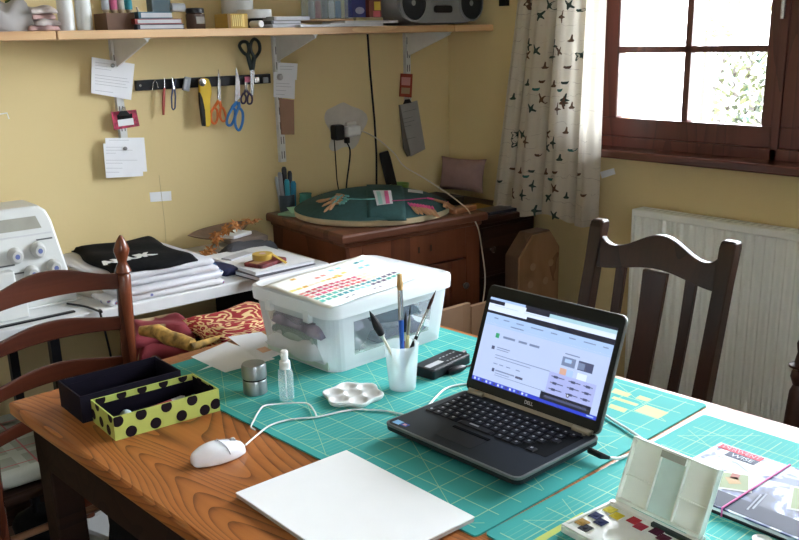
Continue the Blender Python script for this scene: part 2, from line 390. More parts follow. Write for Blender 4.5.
def matmat(name, lu, lt, hatch, W_, H_, diag=True, gu=.0164, gt=.035, lo=.015):
    m, nt, b = nodes(name); x = X(nt)
    sp = nt.nodes.new('ShaderNodeSeparateXYZ'); nt.links.new(coords(nt), sp.inputs[0]); U, V = sp.outputs[0], sp.outputs[1]
    inner = x.f('MULTIPLY', x.rng(U, gu-.002, W_-gu+.002), x.rng(V, lo, H_-.015))
    g = x.f('MAXIMUM', x.line(U, .05, .0017, gu), x.line(V, .05, .0017, gt))
    g = x.f('MULTIPLY', g, inner)
    hz = x.f('MULTIPLY', x.rng(V, hatch[0], hatch[1]), x.line(V, .01, .0012, gt)); hz = x.f('MULTIPLY', hz, inner); hz = x.f('MULTIPLY', hz, .35)
    g = x.f('MAXIMUM', g, hz)
    if diag:
        d1 = x.f('SUBTRACT', V, x.f('MULTIPLY', U, 1.732)); d2 = x.f('ADD', V, x.f('MULTIPLY', U, 1.0))
        dd = x.f('MAXIMUM', x.line(d1, .30, .0022, .02), x.line(d2, .40, .0016, .05)); dd = x.f('MULTIPLY', dd, inner); g = x.f('MAXIMUM', g, dd)
    nz = noise(nt, coords(nt), 4, 3)
    base = ramp(nt, nz, [(.3, (.045, .315, .295)), (.7, (.062, .385, .36))])
    c = mix_col(nt, x.f('MULTIPLY', g, .72), base, (.42, .60, .34))
    nt.links.new(c, b.inputs['Base Color']); b.inputs['Roughness'].default_value = .65; b.inputs['Specular IOR Level'].default_value = .10
    bump(nt, b, noise(nt, coords(nt), 900, 2), .06, .001)
    return m
MW, ML = .636, .93
mat1 = thing('cutting_mat', 'large green gridded cutting mat under the laptop', 'cutting mat', (.770, .788, .75), TR)
MB().prism(rrect(MW, ML, .008, 3, MW/2, ML/2), 0, .003).build('mat_sheet', matmat('mat_grid', 0, 0, (.33, .90), MW, ML), mat1)
M_yel = mat('mat_yellow_print', (.48, .58, .26), .7, spec=.1)
yp = MB()
def Lm(px, py):
    p = on_z(px, py, .7535)-Vector((.770, .788, 0)); return (p.x*math.cos(TR)+p.y*math.sin(TR), -p.x*math.sin(TR)+p.y*math.cos(TR), .0031)
def quad(mb, P, mi=0): mb.add(P, [(0,1,2,3)], mi)
quad(yp, [Lm(635,410.5), Lm(647,404.5), Lm(670,412.5), Lm(659,418.5)])
quad(yp, [Lm(636,398), Lm(641,395), Lm(653,399), Lm(648,401.5)])
quad(yp, [Lm(612,392), Lm(616,388), Lm(633,394), Lm(628,397)])
quad(yp, [Lm(612,398), Lm(615,396), Lm(640,404), Lm(637,406)])
quad(yp, [Lm(609,407), Lm(612,403.5), Lm(629,409), Lm(625,412.5)])
yp.build('printed_panel', M_yel, mat1)
mat2 = thing('cutting_mat', 'green cutting mat nearest the viewer, beneath the paint box', 'cutting mat', (.784, .772, .75), R(3.6))
M2W, M2L = .578, .60
mat2.location = (.784, .786, .75); mat2.rotation_euler = (0, 0, R(2.3))
MB().prism([(x, y-M2L) for x, y in rrect(M2W, M2L, .008, 3, M2W/2, M2L/2)], 0, .003).build('mat_sheet', matmat('mat_grid_small', 0, 0, (-.32, -.02), M2W, 0, gt=.0, lo=-.58), mat2)
def Lm2(px, py):
    a = R(2.3); p = on_z(px, py, .7535)-Vector((.784, .786, 0)); return (p.x*math.cos(a)+p.y*math.sin(a), -p.x*math.sin(a)+p.y*math.cos(a), .0032)
yp = MB(); quad(yp, [Lm2(530,542), Lm2(583,512), Lm2(588,514), Lm2(537,546)]); yp.build('printed_border', mat('mat_border_print', (.50,.60,.12), .5), mat2)
MATS['matg2'] = 1

# ------------------------------------------------------------------ laptop
ex = R(-87)
lap = thing('laptop', 'open black laptop showing a web page on the cutting mat', 'laptop', (.992, .982, .753), ex)
LW, LD = .298, .208
M_lapk = mat('laptop_black', (.008, .010, .012), .5, var=.1, spec=.3)
M_lapd = mat('laptop_deck', (.010, .014, .018), .5, var=.1, spec=.3)
M_rim = mat('laptop_rim', (.16, .17, .17), .4, .4)
bs = MB(); bs.prism(rrect(LW-.05, LD-.04, .01, 3), .0, .014); bs.prism(rrect(LW, LD, .012, 4), .014, .026)
bs.build('base', M_lapk, lap, bevel=.0025)
MB().prism(rrect(LW+.002, LD+.002, .013, 4), .0225, .0275).build('rim', M_rim, lap, bevel=.001)
dk_ = MB().prism(rrect(LW-.006, LD-.006, .011, 4), .026, .0279).build('deck', M_lapd, lap)
kb = MB().prism(rrect(.268, .100, .003, 3, 0, .030), .0279, .0281).build('keyboard', M_blackm, lap)
M_key = mat('key_black', (.006, .006, .008), .5, spec=.3); M_leg = plain((.55, .55, .58))
km = MB(); km.rings([[(x, y, 0) for x, y in rrect(.0155, .0150, .002, 2)], [(x, y, .0022) for x, y in rrect(.0130, .0125, .002, 2)]], mi=0)
km.box((-.003, .0005, .0022), (.001, .0045, .0024), 1)
key0 = km.build('key', [M_key, M_leg], kb)
first = True
for r in range(6):
    y = .073-r*.0172; nk = [16, 14, 14, 13, 12, 9][r]; x0 = -.1265
    if r == 0: pit, sc_ = .0163, .9
    else: pit, sc_ = .0178, 1
    for k in range(nk):
        o = key0 if first else key0.copy()
        if not first: COL.objects.link(o)
        first = False
        xx = x0+k*pit+([0, 0, .004, .006, .011, 0][r]); scx = sc_
        if r == 5:
            xs = [-.1265, -.109, -.091, -.073, -.02, .033, .050, .068, .100]; xx = xs[k]; scx = 5.0 if k == 4 else 1
        o.location = (xx, y, .0281); o.scale = (scx, .8 if r == 0 else 1, 1)
tp_ = MB().prism(rrect(.080, .040, .003, 3, -.01, -.060), .0279, .0283).build('touchpad', mat('touchpad', (.008,.009,.011), .45, spec=.3), lap)
bt = MB(); bt.box((-.05, -.038, .0279), (.03, -.032, .0292)); bt.build('touchpad_buttons', M_blackm, lap)
st = MB(); st.box((-.138, -.096, .0279), (-.122, -.082, .0282), 0); st.box((-.120, -.094, .0279), (-.106, -.083, .0282), 1); st.box((-.117, -.091, .0282), (-.110, -.086, .0283), 2)
st.build('sticker', [plain((.25, .55, .85)), plain((.05, .10, .4)), plain((.8, .4, .4))], lap)
pb = MB().lathe([(.004, .0279), (.004, .0288)], 12, (.128, .088, 0)); pb.build('power_button', M_metal, lap)
# lid, leaning back from the hinge
TILT = R(20)
lid = MB(Matrix.Translation((0, LD/2-.008, .026)) @ Matrix.Rotation(-TILT, 4, 'X'))
LH = .202
lid.M = lid.M @ Matrix.Rotation(PI/2, 4, 'X')
LIDM = lid.M.copy()
lid.prism(rrect(LW, LH, .012, 5, 0, LH/2+.004), -.008, -.001, 0)
lido = lid.build('lid', M_rim, lap, bevel=.0015)
bz = MB(LIDM); bz.prism(rrect(LW-.003, LH-.003, .011, 5, 0, LH/2+.004), -.001, .0005); bz.build('bezel', mat('bezel_black', (.006,.008,.008), .35, spec=.3), lido)
for x in (-.118, .118): MB().tube([(x-.018, LD/2-.007, .029), (x+.018, LD/2-.007, .029)], .0065, 10).build('hinge', mat('hinge_metal', (.36,.34,.30), .35, .8), lap, smooth=True)
hb2 = MB(LIDM); hb2.box((-LW/2+.01, .003, .0002), (LW/2-.01, .010, .0016)); hb2.build('hinge_cover', mat('hinge_strip', (.32,.29,.25), .35, .7), lap)
SW, SH, SY = .276, .156, .027
def scr_mat(c, s=1.0): return mat('screen_%02x%02x%02x' % tuple(int(q*255) for q in c), c, .3, emit=s, var=.02)
BG, WHT, DKK, LB, GRY, TEAL, GRN, LAV, BLU, MID, ORG = [(.34,.42,.62),(.50,.58,.76),(.010,.012,.025),(.28,.40,.62),(.13,.17,.28),(.28,.45,.52),(.02,.25,.12),(.28,.32,.58),(.02,.04,.42),(.05,.06,.12),(.45,.28,.22)]
sm = [BG, WHT, DKK, LB, GRY, TEAL, GRN, LAV, BLU, MID, ORG]
sc = MB(LIDM); lay = [0]
def uv(u0, v0, u1, v1, c, l=1):
    z = .0006+l*.00012
    sc.box((-SW/2+u0*SW, SY+SH*(1-v1), z-.0001), (-SW/2+u1*SW, SY+SH*(1-v0), z), sm.index(c))
uv(0,0,1,1,BG,1); uv(0,0,1,.07,DKK,2); uv(0,0,.30,.028,LB,3); uv(.13,.028,.31,.07,WHT,3); uv(.50,.028,1,.07,TEAL,3)
uv(0,.07,1,.125,WHT,2); uv(0,.125,.33,.155,WHT,2); uv(.33,.125,1,.185,DKK,2); uv(0,.155,.33,.185,DKK,2); uv(.05,.085,.25,.09,LB,3); uv(.30,.085,.5,.09,LB,3)
uv(0,.185,1,.32,LB,2); uv(0,.30,1,.305,BG,3)
for u, l_ in ((.07,.035),(.15,.05),(.26,.06),(.38,.10),(.54,.05),(.68,.05),(.79,.09),(.93,.04)): uv(u,.225,u+l_,.237,GRY,3)
uv(.22,.28,.33,.292,GRY,3)
uv(.115,.395,.145,.45,GRN,2)
for u, l_ in ((.18,.10),(.31,.07),(.40,.08)): uv(u,.41,u+l_,.435,GRY,2)
uv(.105,.55,.13,.59,MID,2); uv(.15,.55,.26,.56,GRY,2); uv(.15,.575,.25,.583,GRY,2)
uv(.15,.64,.66,.648,GRY,2); uv(.15,.672,.45,.68,GRY,2)
for u in (.15,.20,.26,.34): uv(u,.74,u+.035,.75,GRY,2)
uv(.15,.80,.17,.84,MID,2); uv(.18,.81,.34,.825,GRY,2); uv(.35,.81,.41,.835,MID,2); uv(.18,.87,.66,.876,GRY,2); uv(.18,.845,.30,.852,GRY,2)
uv(.68,.40,.79,.412,GRY,2); uv(.67,.44,.77,.54,GRY,2); uv(.69,.46,.74,.50,LB,3); uv(.79,.44,.90,.54,MID,2); uv(.79,.46,.84,.53,GRY,3); uv(.67,.57,.77,.645,ORG,2); uv(.72,.57,.77,.645,LB,3); uv(.80,.57,.87,.645,WHT,2)
uv(.60,.64,.95,.88,LAV,3)
for k in range(3):
    for (a, b_) in ((.62,.72),(.75,.84),(.86,.93)): uv(a,.68+k*.07,b_,.69+k*.07,MID,4); uv(a+.02,.673+k*.07,a+.05,.70+k*.07,MID,4)
uv(.57,.88,.95,.965,DKK,3); uv(.60,.91,.92,.935,MID,4)
sc.lathe([(.0035,.0012),(.0035,.0013)], 14, (-SW/2+.77*SW, SY+SH*.16, 0), sm.index(DKK)); sc.lathe([(.0018,.00131),(.0018,.00136)], 12, (-SW/2+.77*SW, SY+SH*.16, 0), sm.index(WHT))
uv(0,.955,1,1,BLU,2)
for k in range(14): uv(.02+k*.034,.965,.035+k*.034,.99,(WHT, LB, MID)[k%3],5)
uv(.93,.97,.98,.985,LB,5)
sc.build('screen', [scr_mat(c, .36) for c in sm], lido)
tx = text('brand_lettering', 'DELL', .0085, plain((.45,.45,.47),.4), lap, ext=.0002, bold=.0002)
tx.matrix_local = LIDM @ Matrix.Translation((0, .018, .0007)) ; tx['label'] = 'silver maker lettering'
# usb plug and white cable at the right rear
uq = on_z(597, 453, .765)
usb = thing('white_usb_cable', 'white cable with a black plug running right from the laptop', 'cable', (uq.x, uq.y, .753))
def rel(o, P): return [tuple(Vector(p)-Vector(o.location)) for p in P]
pl_ = MB().tube(rel(usb, [on_z(590,450,.768), on_z(603,456,.766), on_z(611,458,.764)]), [.0055,.0055,.0025], 8); pl_.build('plug', M_black, usb, smooth=True)
pth = smoothpath([on_z(611,458,.764), on_z(621,458,.757), on_z(636,452,.757), on_z(650,446,.757), on_z(644,440,.757), on_z(633,432,.757), on_z(617,422,.757), on_z(601,412,.757), on_z(585,404,.757)])
MB().tube(rel(usb, pth), .0026).build('cord', M_white, usb, smooth=True)

# ------------------------------------------------------------------ mouse and its cable
mp = on_z(219, 452, .762)
mouse = thing('computer_mouse', 'white computer mouse on the bare wood beside the pad', 'mouse', (mp.x, mp.y, .75), R(-4)); mouse.scale = (.88, .88, .9)
rings = []
for i in range(13):
    t = i/12; xx = -.054+t*.108; wv = .031*math.sin(PI*min(max(t, .035), .965))**.42; hgt = .034*(math.sin(PI*(t*.80+.10)**.85))**.6+.002
    rings.append([(xx, wv*math.cos(a), max(.002, hgt*max(0, math.sin(a))**.75)) if math.sin(a) > 0 else (xx, wv*.92*math.cos(a), .001) for a in [2*PI*j/20 for j in range(20)]])
MB().rings(rings).build('body', mat('mouse_white', (.80,.81,.84), .25, var=.02), mouse, smooth=True, sub=1)
def mtop(t, a):
    xx = -.054+t*.108; wv = .0312*math.sin(PI*t)**.42; hgt = .0345*(math.sin(PI*(t*.80+.10)**.85))**.6+.0025
    return Vector((xx, wv*math.cos(a), hgt*math.sin(a)**.75))
MB().tube([mtop(.50+.12*abs(math.cos(a)), a) for a in [R(20)+R(140)*k/14 for k in range(15)]], .0008, 6).build('button_seam', plain((.25,.25,.27)), mouse)
MB().tube([mtop(.46+.03*k, R(90))+Vector((0,0,.0003)) for k in range(14)], .0007, 6).build('button_split', plain((.3,.3,.32)), mouse)
w0 = mtop(.78, R(90)); wl = MB(Matrix.Translation(w0+Vector((0,0,-.003))) @ Matrix.Rotation(PI/2, 4, 'X')); wl.lathe([(.006,-.003),(.007,0),(.006,.003)], 14); wl.build('scroll_wheel', plain((.5,.5,.5)), mouse, smooth=True)
cab = thing('mouse_cable', 'thin white cable curling over the mat from mouse to laptop', 'cable', (mp.x+.06, mp.y, .75))
P = [mp+Vector((.050,-.004,-.002))]+[on_z(a, b_, .7555) for a, b_ in ((258,435),(270,426),(284,421),(300,418.5),(318,417),(332,414),(345,411),(358,409.5),(372,410),(386,411),(402,414),(420,418))]
MB().tube(rel(cab, smoothpath(P)), .0017).build('cord', M_white, cab, smooth=True)
P = [on_z(a, b_, .7585) for a, b_ in ((318,417),(314,409),(308,403.5),(296,403),(280,404),(266,405.5),(260,411),(255,420),(252,427),(256,430))]
MB().tube(rel(cab, smoothpath(P)), .0017).build('cord_loop', M_white, cab, smooth=True)
wc = thing('white_cable', 'white cable curving behind the laptop hinge on the mat', 'cable', on_z(445, 390, .753))
MB().tube(rel(wc, smoothpath([on_z(a, b_, .7555) for a, b_ in ((430,405),(438,396),(446,389),(456,385.5),(468,384),(485,384))])), .002).build('cord', M_white, wc, smooth=True)

# ------------------------------------------------------------------ drawing pad
pc = (Vector((.575,1.109,0))+Vector((.796,.818,0)))/2
pad = thing('drawing_pad', 'blank white A4 pad lying at the front of the table', 'pad', (pc.x+.002, pc.y, .753), R(1.2))
MB().box((-.105,-.148,0),(.105,.148,.006)).build('backing_pages', mat('pad_edge', (.42,.38,.36), .8), pad)
MB().box((-.1055,-.1485,.006),(.1055,.1485,.0078)).build('top_sheet', M_pad, pad)

# ------------------------------------------------------------------ small boxes
def open_box(o, w, d, h, th, mats, name='tray'):
    b = MB(); t = th
    b.box((-w/2,-d/2,0),(w/2,d/2,t))
    b.box((-w/2,-d/2,t),(w/2,-d/2+t,h)); b.box((-w/2,d/2-t,t),(w/2,d/2,h)); b.box((-w/2,-d/2+t,t),(-w/2+t,d/2-t,h)); b.box((w/2-t,-d/2+t,t),(w/2,d/2-t,h))
    b.box((-w/2+t,-d/2+t,t),(w/2-t,d/2-t,t+.0005), 1)
    for a, c in (((-w/2+t,-d/2+t,t),(w/2-t,-d/2+t+.0006,h-.004)), ((-w/2+t,d/2-t-.0006,t),(w/2-t,d/2-t,h-.012)), ((-w/2+t,-d/2+t,t),(-w/2+t+.0006,d/2-t,h-.004)), ((w/2-t-.0006,-d/2+t,t),(w/2-t,d/2-t,h-.004))): b.box(a, c, 1)
    return b.build(name, mats, o)
M_bbox = mat('plum_card', (.0065,.0045,.012), .7, var=.15, spec=.15)
M_green = mat('lime_card', (.46,.52,.12), .55, var=.05); M_dot = mat('dot_brown', (.010,.0045,.008), .7, spec=.15)
M_in = mat('plum_inside', (.006,.0045,.011), .8, spec=.1)
bb = thing('black_box', 'dark plum-black open cardboard tray behind the spotted one', 'box', (.612, 1.606, .75), R(0))
open_box(bb, .200, .112, .052, .003, [M_bbox, M_bbox])
gbx = thing('spotted_box', 'lime green open box with dark brown polka dots', 'box', (.629, 1.487, .75), R(-1.5))
GW, GD, GH = .203, .108, .044
open_box(gbx, GW, GD, GH, .0025, [M_green, M_in])
db = MB()
def disc(c, ax, r, zmax, zmin=0.0):
    P = []
    for j in range(28):
        a = 2*PI*j/28; u_, z_ = c[0]+r*math.cos(a), c[1]+r*math.sin(a); P.append((u_, min(max(z_, zmin), zmax)))
    if ax == 'f': V3 = [(min(max(u_,-GW/2),GW/2), -GD/2-.0004, z_) for u_, z_ in P]
    if ax == 'l': V3 = [(-GW/2-.0004, min(max(u_,-GD/2),GD/2), z_) for u_, z_ in P]
    if ax == 'b': V3 = [(min(max(u_,-GW/2+.003),GW/2-.003), GD/2-.0035, z_) for u_, z_ in P]
    if ax == 'r': V3 = [(GW/2-.0034, min(max(u_,-GD/2+.003),GD/2-.003), z_) for u_, z_ in P]
    db.add(V3, [list(range(28))])
for c in ((-.094,.035),(-.072,.010),(-.051,.036),(-.026,.012),(-.003,.037),(.024,.012),(.047,.036),(.070,.010),(.0925,.012+.004)): disc(c, 'f', .0105, GH)
for c in ((-.040,.040),(-.026,.012),(.008,.016),(.022,.042),(.046,.018)): disc(c, 'l', .010, GH)
for c in ((-.085,.040),(-.045,.040),(-.005,.040),(.038,.041),(.078,.042)): disc(c, 'b', .0095, GH)
for c in ((-.03,.042),(.02,.040)): disc(c, 'r', .0095, GH)
db.build('polka_dots', M_dot, gbx)
pen = thing('silver_pen', 'pale blue and white pen lying in the dark tray', 'pen', (.600, 1.618, .764), R(10))
pp = MB(Matrix.Rotation(PI/2, 4, 'Y')); pp.lathe([(.001,-.07),(.0035,-.055),(.0042,-.02),(.0042,.04)], 12, mi=0); pp.lathe([(.0046,-.015),(.0046,-.012)], 12, mi=1); pp.lathe([(.003,.04),(.003,.055)], 12, mi=2)
pp.build('barrel', [plain((.45,.55,.62),.3), M_black, plain((.7,.7,.68))], pen, smooth=True)
MB().box((-.01,-.001,.004),(.035,.001,.006)).build('clip', M_metal, pen)
rp = thing('red_pen', 'red and white pen lying in the spotted box', 'pen', (.640, 1.508, .7600), R(10))
pp = MB(Matrix.Rotation(PI/2, 4, 'Y')); pp.lathe([(.0012,-.06),(.004,-.045),(.004,.03)], 12, mi=0); pp.lathe([(.004,.03),(.004,.055),(.001,.062)], 12, mi=1)
pp.build('barrel', [plain((.45,.03,.06),.3), plain((.75,.72,.72))], rp, smooth=True)
bl = MB().ell((0,0,.012), (.012,.012,.012)); bo = bl.build('cotton_ball', plain((.42,.52,.56),.7), smooth=True); bo.location = (.572, 1.492, .7535); tag(bo, 'pale grey-blue ball in the left corner of the spotted box', 'ball')
ebo = MB().ell((0,0,.006), (.018,.005,.005)).build('bead', plain((.25,.02,.03)), smooth=True); ebo.location = (.625, 1.487, .7535); ebo.rotation_euler = (0,0,.4); tag(ebo, 'dark red oblong bead near the front of the spotted box', 'bead')

# tin, spray bottle, palette, cup with brushes
tn = thing('screw_tin', 'small round two-tier brushed metal tin on the mat', 'tin', (.822, 1.458, .753)); tn.scale = (.93, .93, .93)
M_tin = mat('tin_metal', (.30,.32,.32), .35, .75, .1)
MB().lathe([(.024,0),(.0255,.001),(.0255,.029),(.0245,.031)], 28).build('lower_tier', M_tin, tn, smooth=True)
MB().lathe([(.0245,.031),(.0245,.034)], 28).build('band', M_blackm, tn)
MB().lathe([(.0245,.034),(.0262,.036),(.0262,.060),(.024,.065),(.010,.066)], 28).build('lid', M_tin, tn, smooth=True)
sb = thing('spray_bottle', 'small clear spray bottle with white nozzle on the mat', 'bottle', (.848, 1.385, .753))
MB().lathe([(.013,0),(.0145,.002),(.0145,.055),(.012,.062),(.009,.066)], 20).build('bottle', M_clearer, sb, smooth=True)
MB().lathe([(.0128,.002),(.0128,.022)], 16).build('liquid', plastic('water_tint', (.6,.75,.75), .12, .05), sb, smooth=True)
MB().lathe([(.0105,.063),(.0105,.078),(.007,.080),(.007,.086)], 20).build('collar', M_white, sb, smooth=True)
nz_ = MB(); nz_.lathe([(.0065,.086),(.0075,.088),(.0075,.097),(.005,.100)], 16); nz_.tube([(0,0,.093),(-.010,-.003,.093)], .0025); nz_.build('nozzle', M_white, sb, smooth=True)
MB().tube([(0,0,.004),(0,0,.064)], .0015).build('dip_tube', M_white, sb)
pq = on_z(354, 393, .765)
pal = thing('flower_palette', 'white flower-shaped plastic paint palette with round wells', 'palette', (pq.x+.003, pq.y+.004, .753), R(10)); pal.scale = (1.12, 1.12, 1)
def flower(r, a, s=1): return (.0485+.0040*math.cos(6*a))*s*r
nA, nR = 72, 22
def palz(x, y):
    z = .011
    cs = [(0,0,.0155)]+[(.0335*math.cos(PI/3*k), .0335*math.sin(PI/3*k), .0155) for k in range(6)]
    for cx, cy, rr in cs:
        d = math.hypot(x-cx, y-cy)/rr
        if d < 1: z -= .0065*(1-d**3)
    return z
rings = []
for i in range(nR, 0, -1):
    rr = i/nR; rings.append([(flower(rr, 2*PI*j/nA)*math.cos(2*PI*j/nA), flower(rr, 2*PI*j/nA)*math.sin(2*PI*j/nA), palz(flower(rr, 2*PI*j/nA)*math.cos(2*PI*j/nA), flower(rr, 2*PI*j/nA)*math.sin(2*PI*j/nA))) for j in range(nA)])
outer = [[(flower(s_, 2*PI*j/nA)*math.cos(2*PI*j/nA), flower(s_, 2*PI*j/nA)*math.sin(2*PI*j/nA), z_) for j in range(nA)] for s_, z_ in ((.90,0),(.98,.003),(1.02,.008),(1.02,.0105))]
MB().rings(outer+rings).build('palette_dish', M_white, pal, smooth=True)

cq = on_z(404, 389, .753)
cup = thing('water_cup', 'frosted tapered plastic cup holding paint brushes', 'cup', (cq.x+.004, cq.y+.006, .753))
cb_ = MB(); cb_.lathe([(.022,0),(.026,.001),(.0285,.03),(.033,.085),(.034,.092),(.0335,.093),(.0325,.092),(.0315,.085),(.027,.03),(.0245,.004),(.015,.003)], 30)
cb_.build('beaker', M_cup, cup, smooth=True)
CX, CY = cup.location.x, cup.location.y
def brush(label, base, tip, ferr, handle, mats, rs, name='paint_brush'):
    base, tip = Vector(base), Vector(tip); d = tip-base; Ln = d.length; q = d.to_track_quat('Z', 'Y')
    o = thing(name, label, 'brush', base, group=None); o.rotation_mode = 'XYZ'; o.rotation_euler = q.to_euler()
    hr, fr_, br, flat = rs; fs, fe = ferr
    MB().lathe([(hr*.5,0),(hr,.02),(hr*1.25,Ln*fs*.7),(fr_*.95,Ln*fs)], 12).build('handle', mats[0], o, smooth=True)
    S = Matrix.Diagonal((1, flat, 1, 1))
    MB(S).lathe([(fr_,Ln*fs),(fr_*1.02,Ln*(fs+fe)/2),(br*.8,Ln*fe)], 12).build('ferrule', mats[1], o, smooth=True)
    MB(S).lathe([(br*.8,Ln*fe),(br,Ln*(fe+.35*(1-fe))),(br*(.8 if flat < .9 else .55),Ln*(fe+.75*(1-fe))),(br*(.7 if flat<.9 else .06),Ln)], 12).build('bristles', mats[2], o, smooth=True)
    return o
def tipat(px, py, dy=0): return on_y(px, py, CY+dy)
M_bl = plain((.02,.10,.42),.3); M_br = plain((.012,.010,.012),.8)
brush('fat round brush with black bristles leaning left in the cup', (CX+.006,CY-.008,.758), tipat(370.5,311,.0), (.62,.70), 0, [plain((.70,.62,.50),.4), plain((.75,.70,.6),.3), M_br], (.0025,.0030,.0085,1))
brush('tall flat brush with blue handle and tan bristles', (CX-.003,CY-.006,.758), tipat(400.5,274,.0), (.60,.86), 0, [M_bl, M_metal, plain((.55,.33,.13),.8)], (.0036,.0054,.0064,.6))
brush('black-handled pointed brush leaning right in the cup', (CX-.014,CY+.004,.758), tipat(437,290,.0), (.52,.80), 0, [M_black, M_metal, plain((.06,.02,.015),.8)], (.0042,.0036,.0036,1))
brush('short thin brush with dark tip and red handle in the cup', (CX+.002,CY+.008,.758), tipat(407,311,.0), (.60,.72), 0, [plain((.16,.03,.03),.3), plain((.5,.4,.2),.3,1), M_br], (.0024,.0028,.0042,1))
brush('thin brush with pale wooden handle behind the others', (CX+.012,CY+.010,.758), tipat(411.5,305,.01), (.62,.88), 0, [plain((.60,.52,.25),.5), plain((.25,.25,.2),.3), M_br], (.0042,.0032,.0018,1))

# ------------------------------------------------------------------ storage box
stg = thing('storage_box', 'translucent plastic storage box with a clip-on white lid', 'storage box', (1.146, 1.563, .753), R(4.3))
SWb, SDb = .328, .245
pb_ = []
NC = 5
def rr4(w, d, r): return rrect(w, d, r, NC)
lv = [(0,0,.03,0),(.0,.0,.03,.006),(.006,.006,.03,.03),(.022,.022,.03,.105),(.026,.026,.03,.128)]
nper = NC+1
def subdiv(pts):                       # extra points along the straights so corners can be frosted, panels clear
    out = []
    for i, p in enumerate(pts):
        q = pts[(i+1) % len(pts)]; out.append(p)
        if i % nper == NC:
            for t in (.10, .90): out.append((p[0]+(q[0]-p[0])*t, p[1]+(q[1]-p[1])*t))
    return out
rings = [[(x, y, z) for x, y in subdiv(rr4(SWb+a, SDb+c, r_))] for a, c, r_, z in lv]
NP = len(rings[0]); per = NP//4
def seg(i, j): return 1 if (j % per == per-2 and i == 2) else 0
tub = MB(); tub.rings(rings, caps=False, segmi=seg); tub.add(rings[0], [list(range(NP))])
tub.build('tub', [M_frost, M_clear], stg)
rim = MB(); rim.rings([[(x, y, z) for x, y in rr4(SWb+a, SDb+a, .034)] for a, z in ((.026,.122),(.042,.122),(.044,.145),(.042,.150),(.030,.153),(.020,.150),(.0,.150))])
rim.build('lid', M_lid, stg, smooth=True)
for sx, sy in ((-1,-.55),(-1,.55)): MB().box((sx*(SWb/2+.024), sy*.12-.01, .105), (sx*(SWb/2+.012), sy*.12+.01, .13)).build('lid_clip', M_lid, stg, bevel=.002)
# contents, each loose in the box
def crumple(name, label, cat, c, w, d, h, ms, seed, layers=3, group=None, rz=0, amp=.35):
    rr = random.Random(seed); o = thing(name, label, cat, c, rz, group)
    for k in range(layers):
        ph = [rr.uniform(0, 6) for _ in range(6)]; z0 = h*k/layers; hh = h/layers
        ww, dd = w*rr.uniform(.82, 1), d*rr.uniform(.82, 1); ox, oy = rr.uniform(-.06, .06)*w, rr.uniform(-.06, .06)*d
        def fn(u, v_):
            ed = min(u, 1-u, v_, 1-v_); e = min(1, ed*7); x = ox+(u-.5)*ww+.03*w*math.sin(9*v_+ph[0]); y = oy+(v_-.5)*dd+.04*d*math.sin(8*u+ph[1])
            return (x, y, z0+hh*(e**.5)*(1+amp*math.sin(7*u+ph[2]+3*v_)*math.cos(6*v_+ph[3]))*.95)
        MB().sheet(fn, 26, 22).build('fold', ms[k % len(ms)], o, smooth=True, solid=min(.006, hh*.5))
    return o
M_navy = mat('navy_cloth', (.025,.03,.09), .9, var=.3, scale=30, bmp=.3); M_purp = mat('purple_cloth', (.10,.07,.13), .9, var=.5, scale=25); M_lil = mat('lilac_cloth', (.32,.28,.36), .9, var=.5, scale=20)
M_rust = mat('rust_cloth', (.28,.10,.06), .9, var=.3)
crumple('fabric_scrap', 'purple and rust fabric bundled inside the plastic box on the right', 'fabric', (1.205, 1.565, .775), .17, .20, .095, [M_purp, M_lil, M_navy, M_rust], 5, 4)
crumple('fabric_scrap', 'pale fabric folded inside the plastic box on the left', 'fabric', (1.03, 1.55, .775), .13, .20, .085, [M_paper2, mat('sage_cloth', (.35,.40,.36), .9), M_lil], 9, 3)
pk = MB(Matrix.Rotation(R(4.3), 4, 'Z')); pk.box((-.155,-.105,0),(.155,.105,.018)); po = pk.build('paper_stack', mat('pale_green_paper', (.50,.60,.52), .8)); po.location = (1.136,1.563,.7565); tag(po, 'stack of pale papers in the bottom of the plastic box', 'paper')
# colour chart sheet on the lid
LZ = .753+.1545
chart = thing('colour_chart', 'creased paper chart of small colour swatches on the box lid', 'paper chart', (0, 0, LZ))
Q = [on_z(263,287,LZ), on_z(331,309,LZ+.002), on_z(424,276,LZ), on_z(364,256,LZ)]
Q = [Vector((q.x, q.y, 0)) for q in Q]
def ch(u, v_, dz=0):
    p = Q[0]*(1-u)*(1-v_)+Q[1]*u*(1-v_)+Q[2]*u*v_+Q[3]*(1-u)*v_
    z = .0010+.0035*abs(math.sin(7*u+2*v_))*max(0, 1-2.2*v_)+.002*math.sin(5*v_)**2+dz
    return (p.x, p.y, z)
MB().sheet(lambda u, v_: ch(u, v_), 16, 16).build('chart_sheet', mat('chart_paper', (.86,.85,.79), .7, var=.04), chart, smooth=True, solid=.0004)
cs_ = [(.75,.45,.10),(.80,.65,.20),(.70,.12,.12),(.65,.10,.20),(.55,.08,.12),(.75,.30,.25),(.10,.45,.38),(.05,.30,.35),(.12,.30,.25),(.30,.65,.70),(.15,.12,.20),(.85,.70,.55)]
sw = MB()
def cell(u, v_, du, dv, mi):
    sw.add([ch(u, v_, .0006), ch(u+du, v_, .0006), ch(u+du, v_+dv, .0006), ch(u, v_+dv, .0006)], [(0,1,2,3)], mi)
rr = random.Random(4)
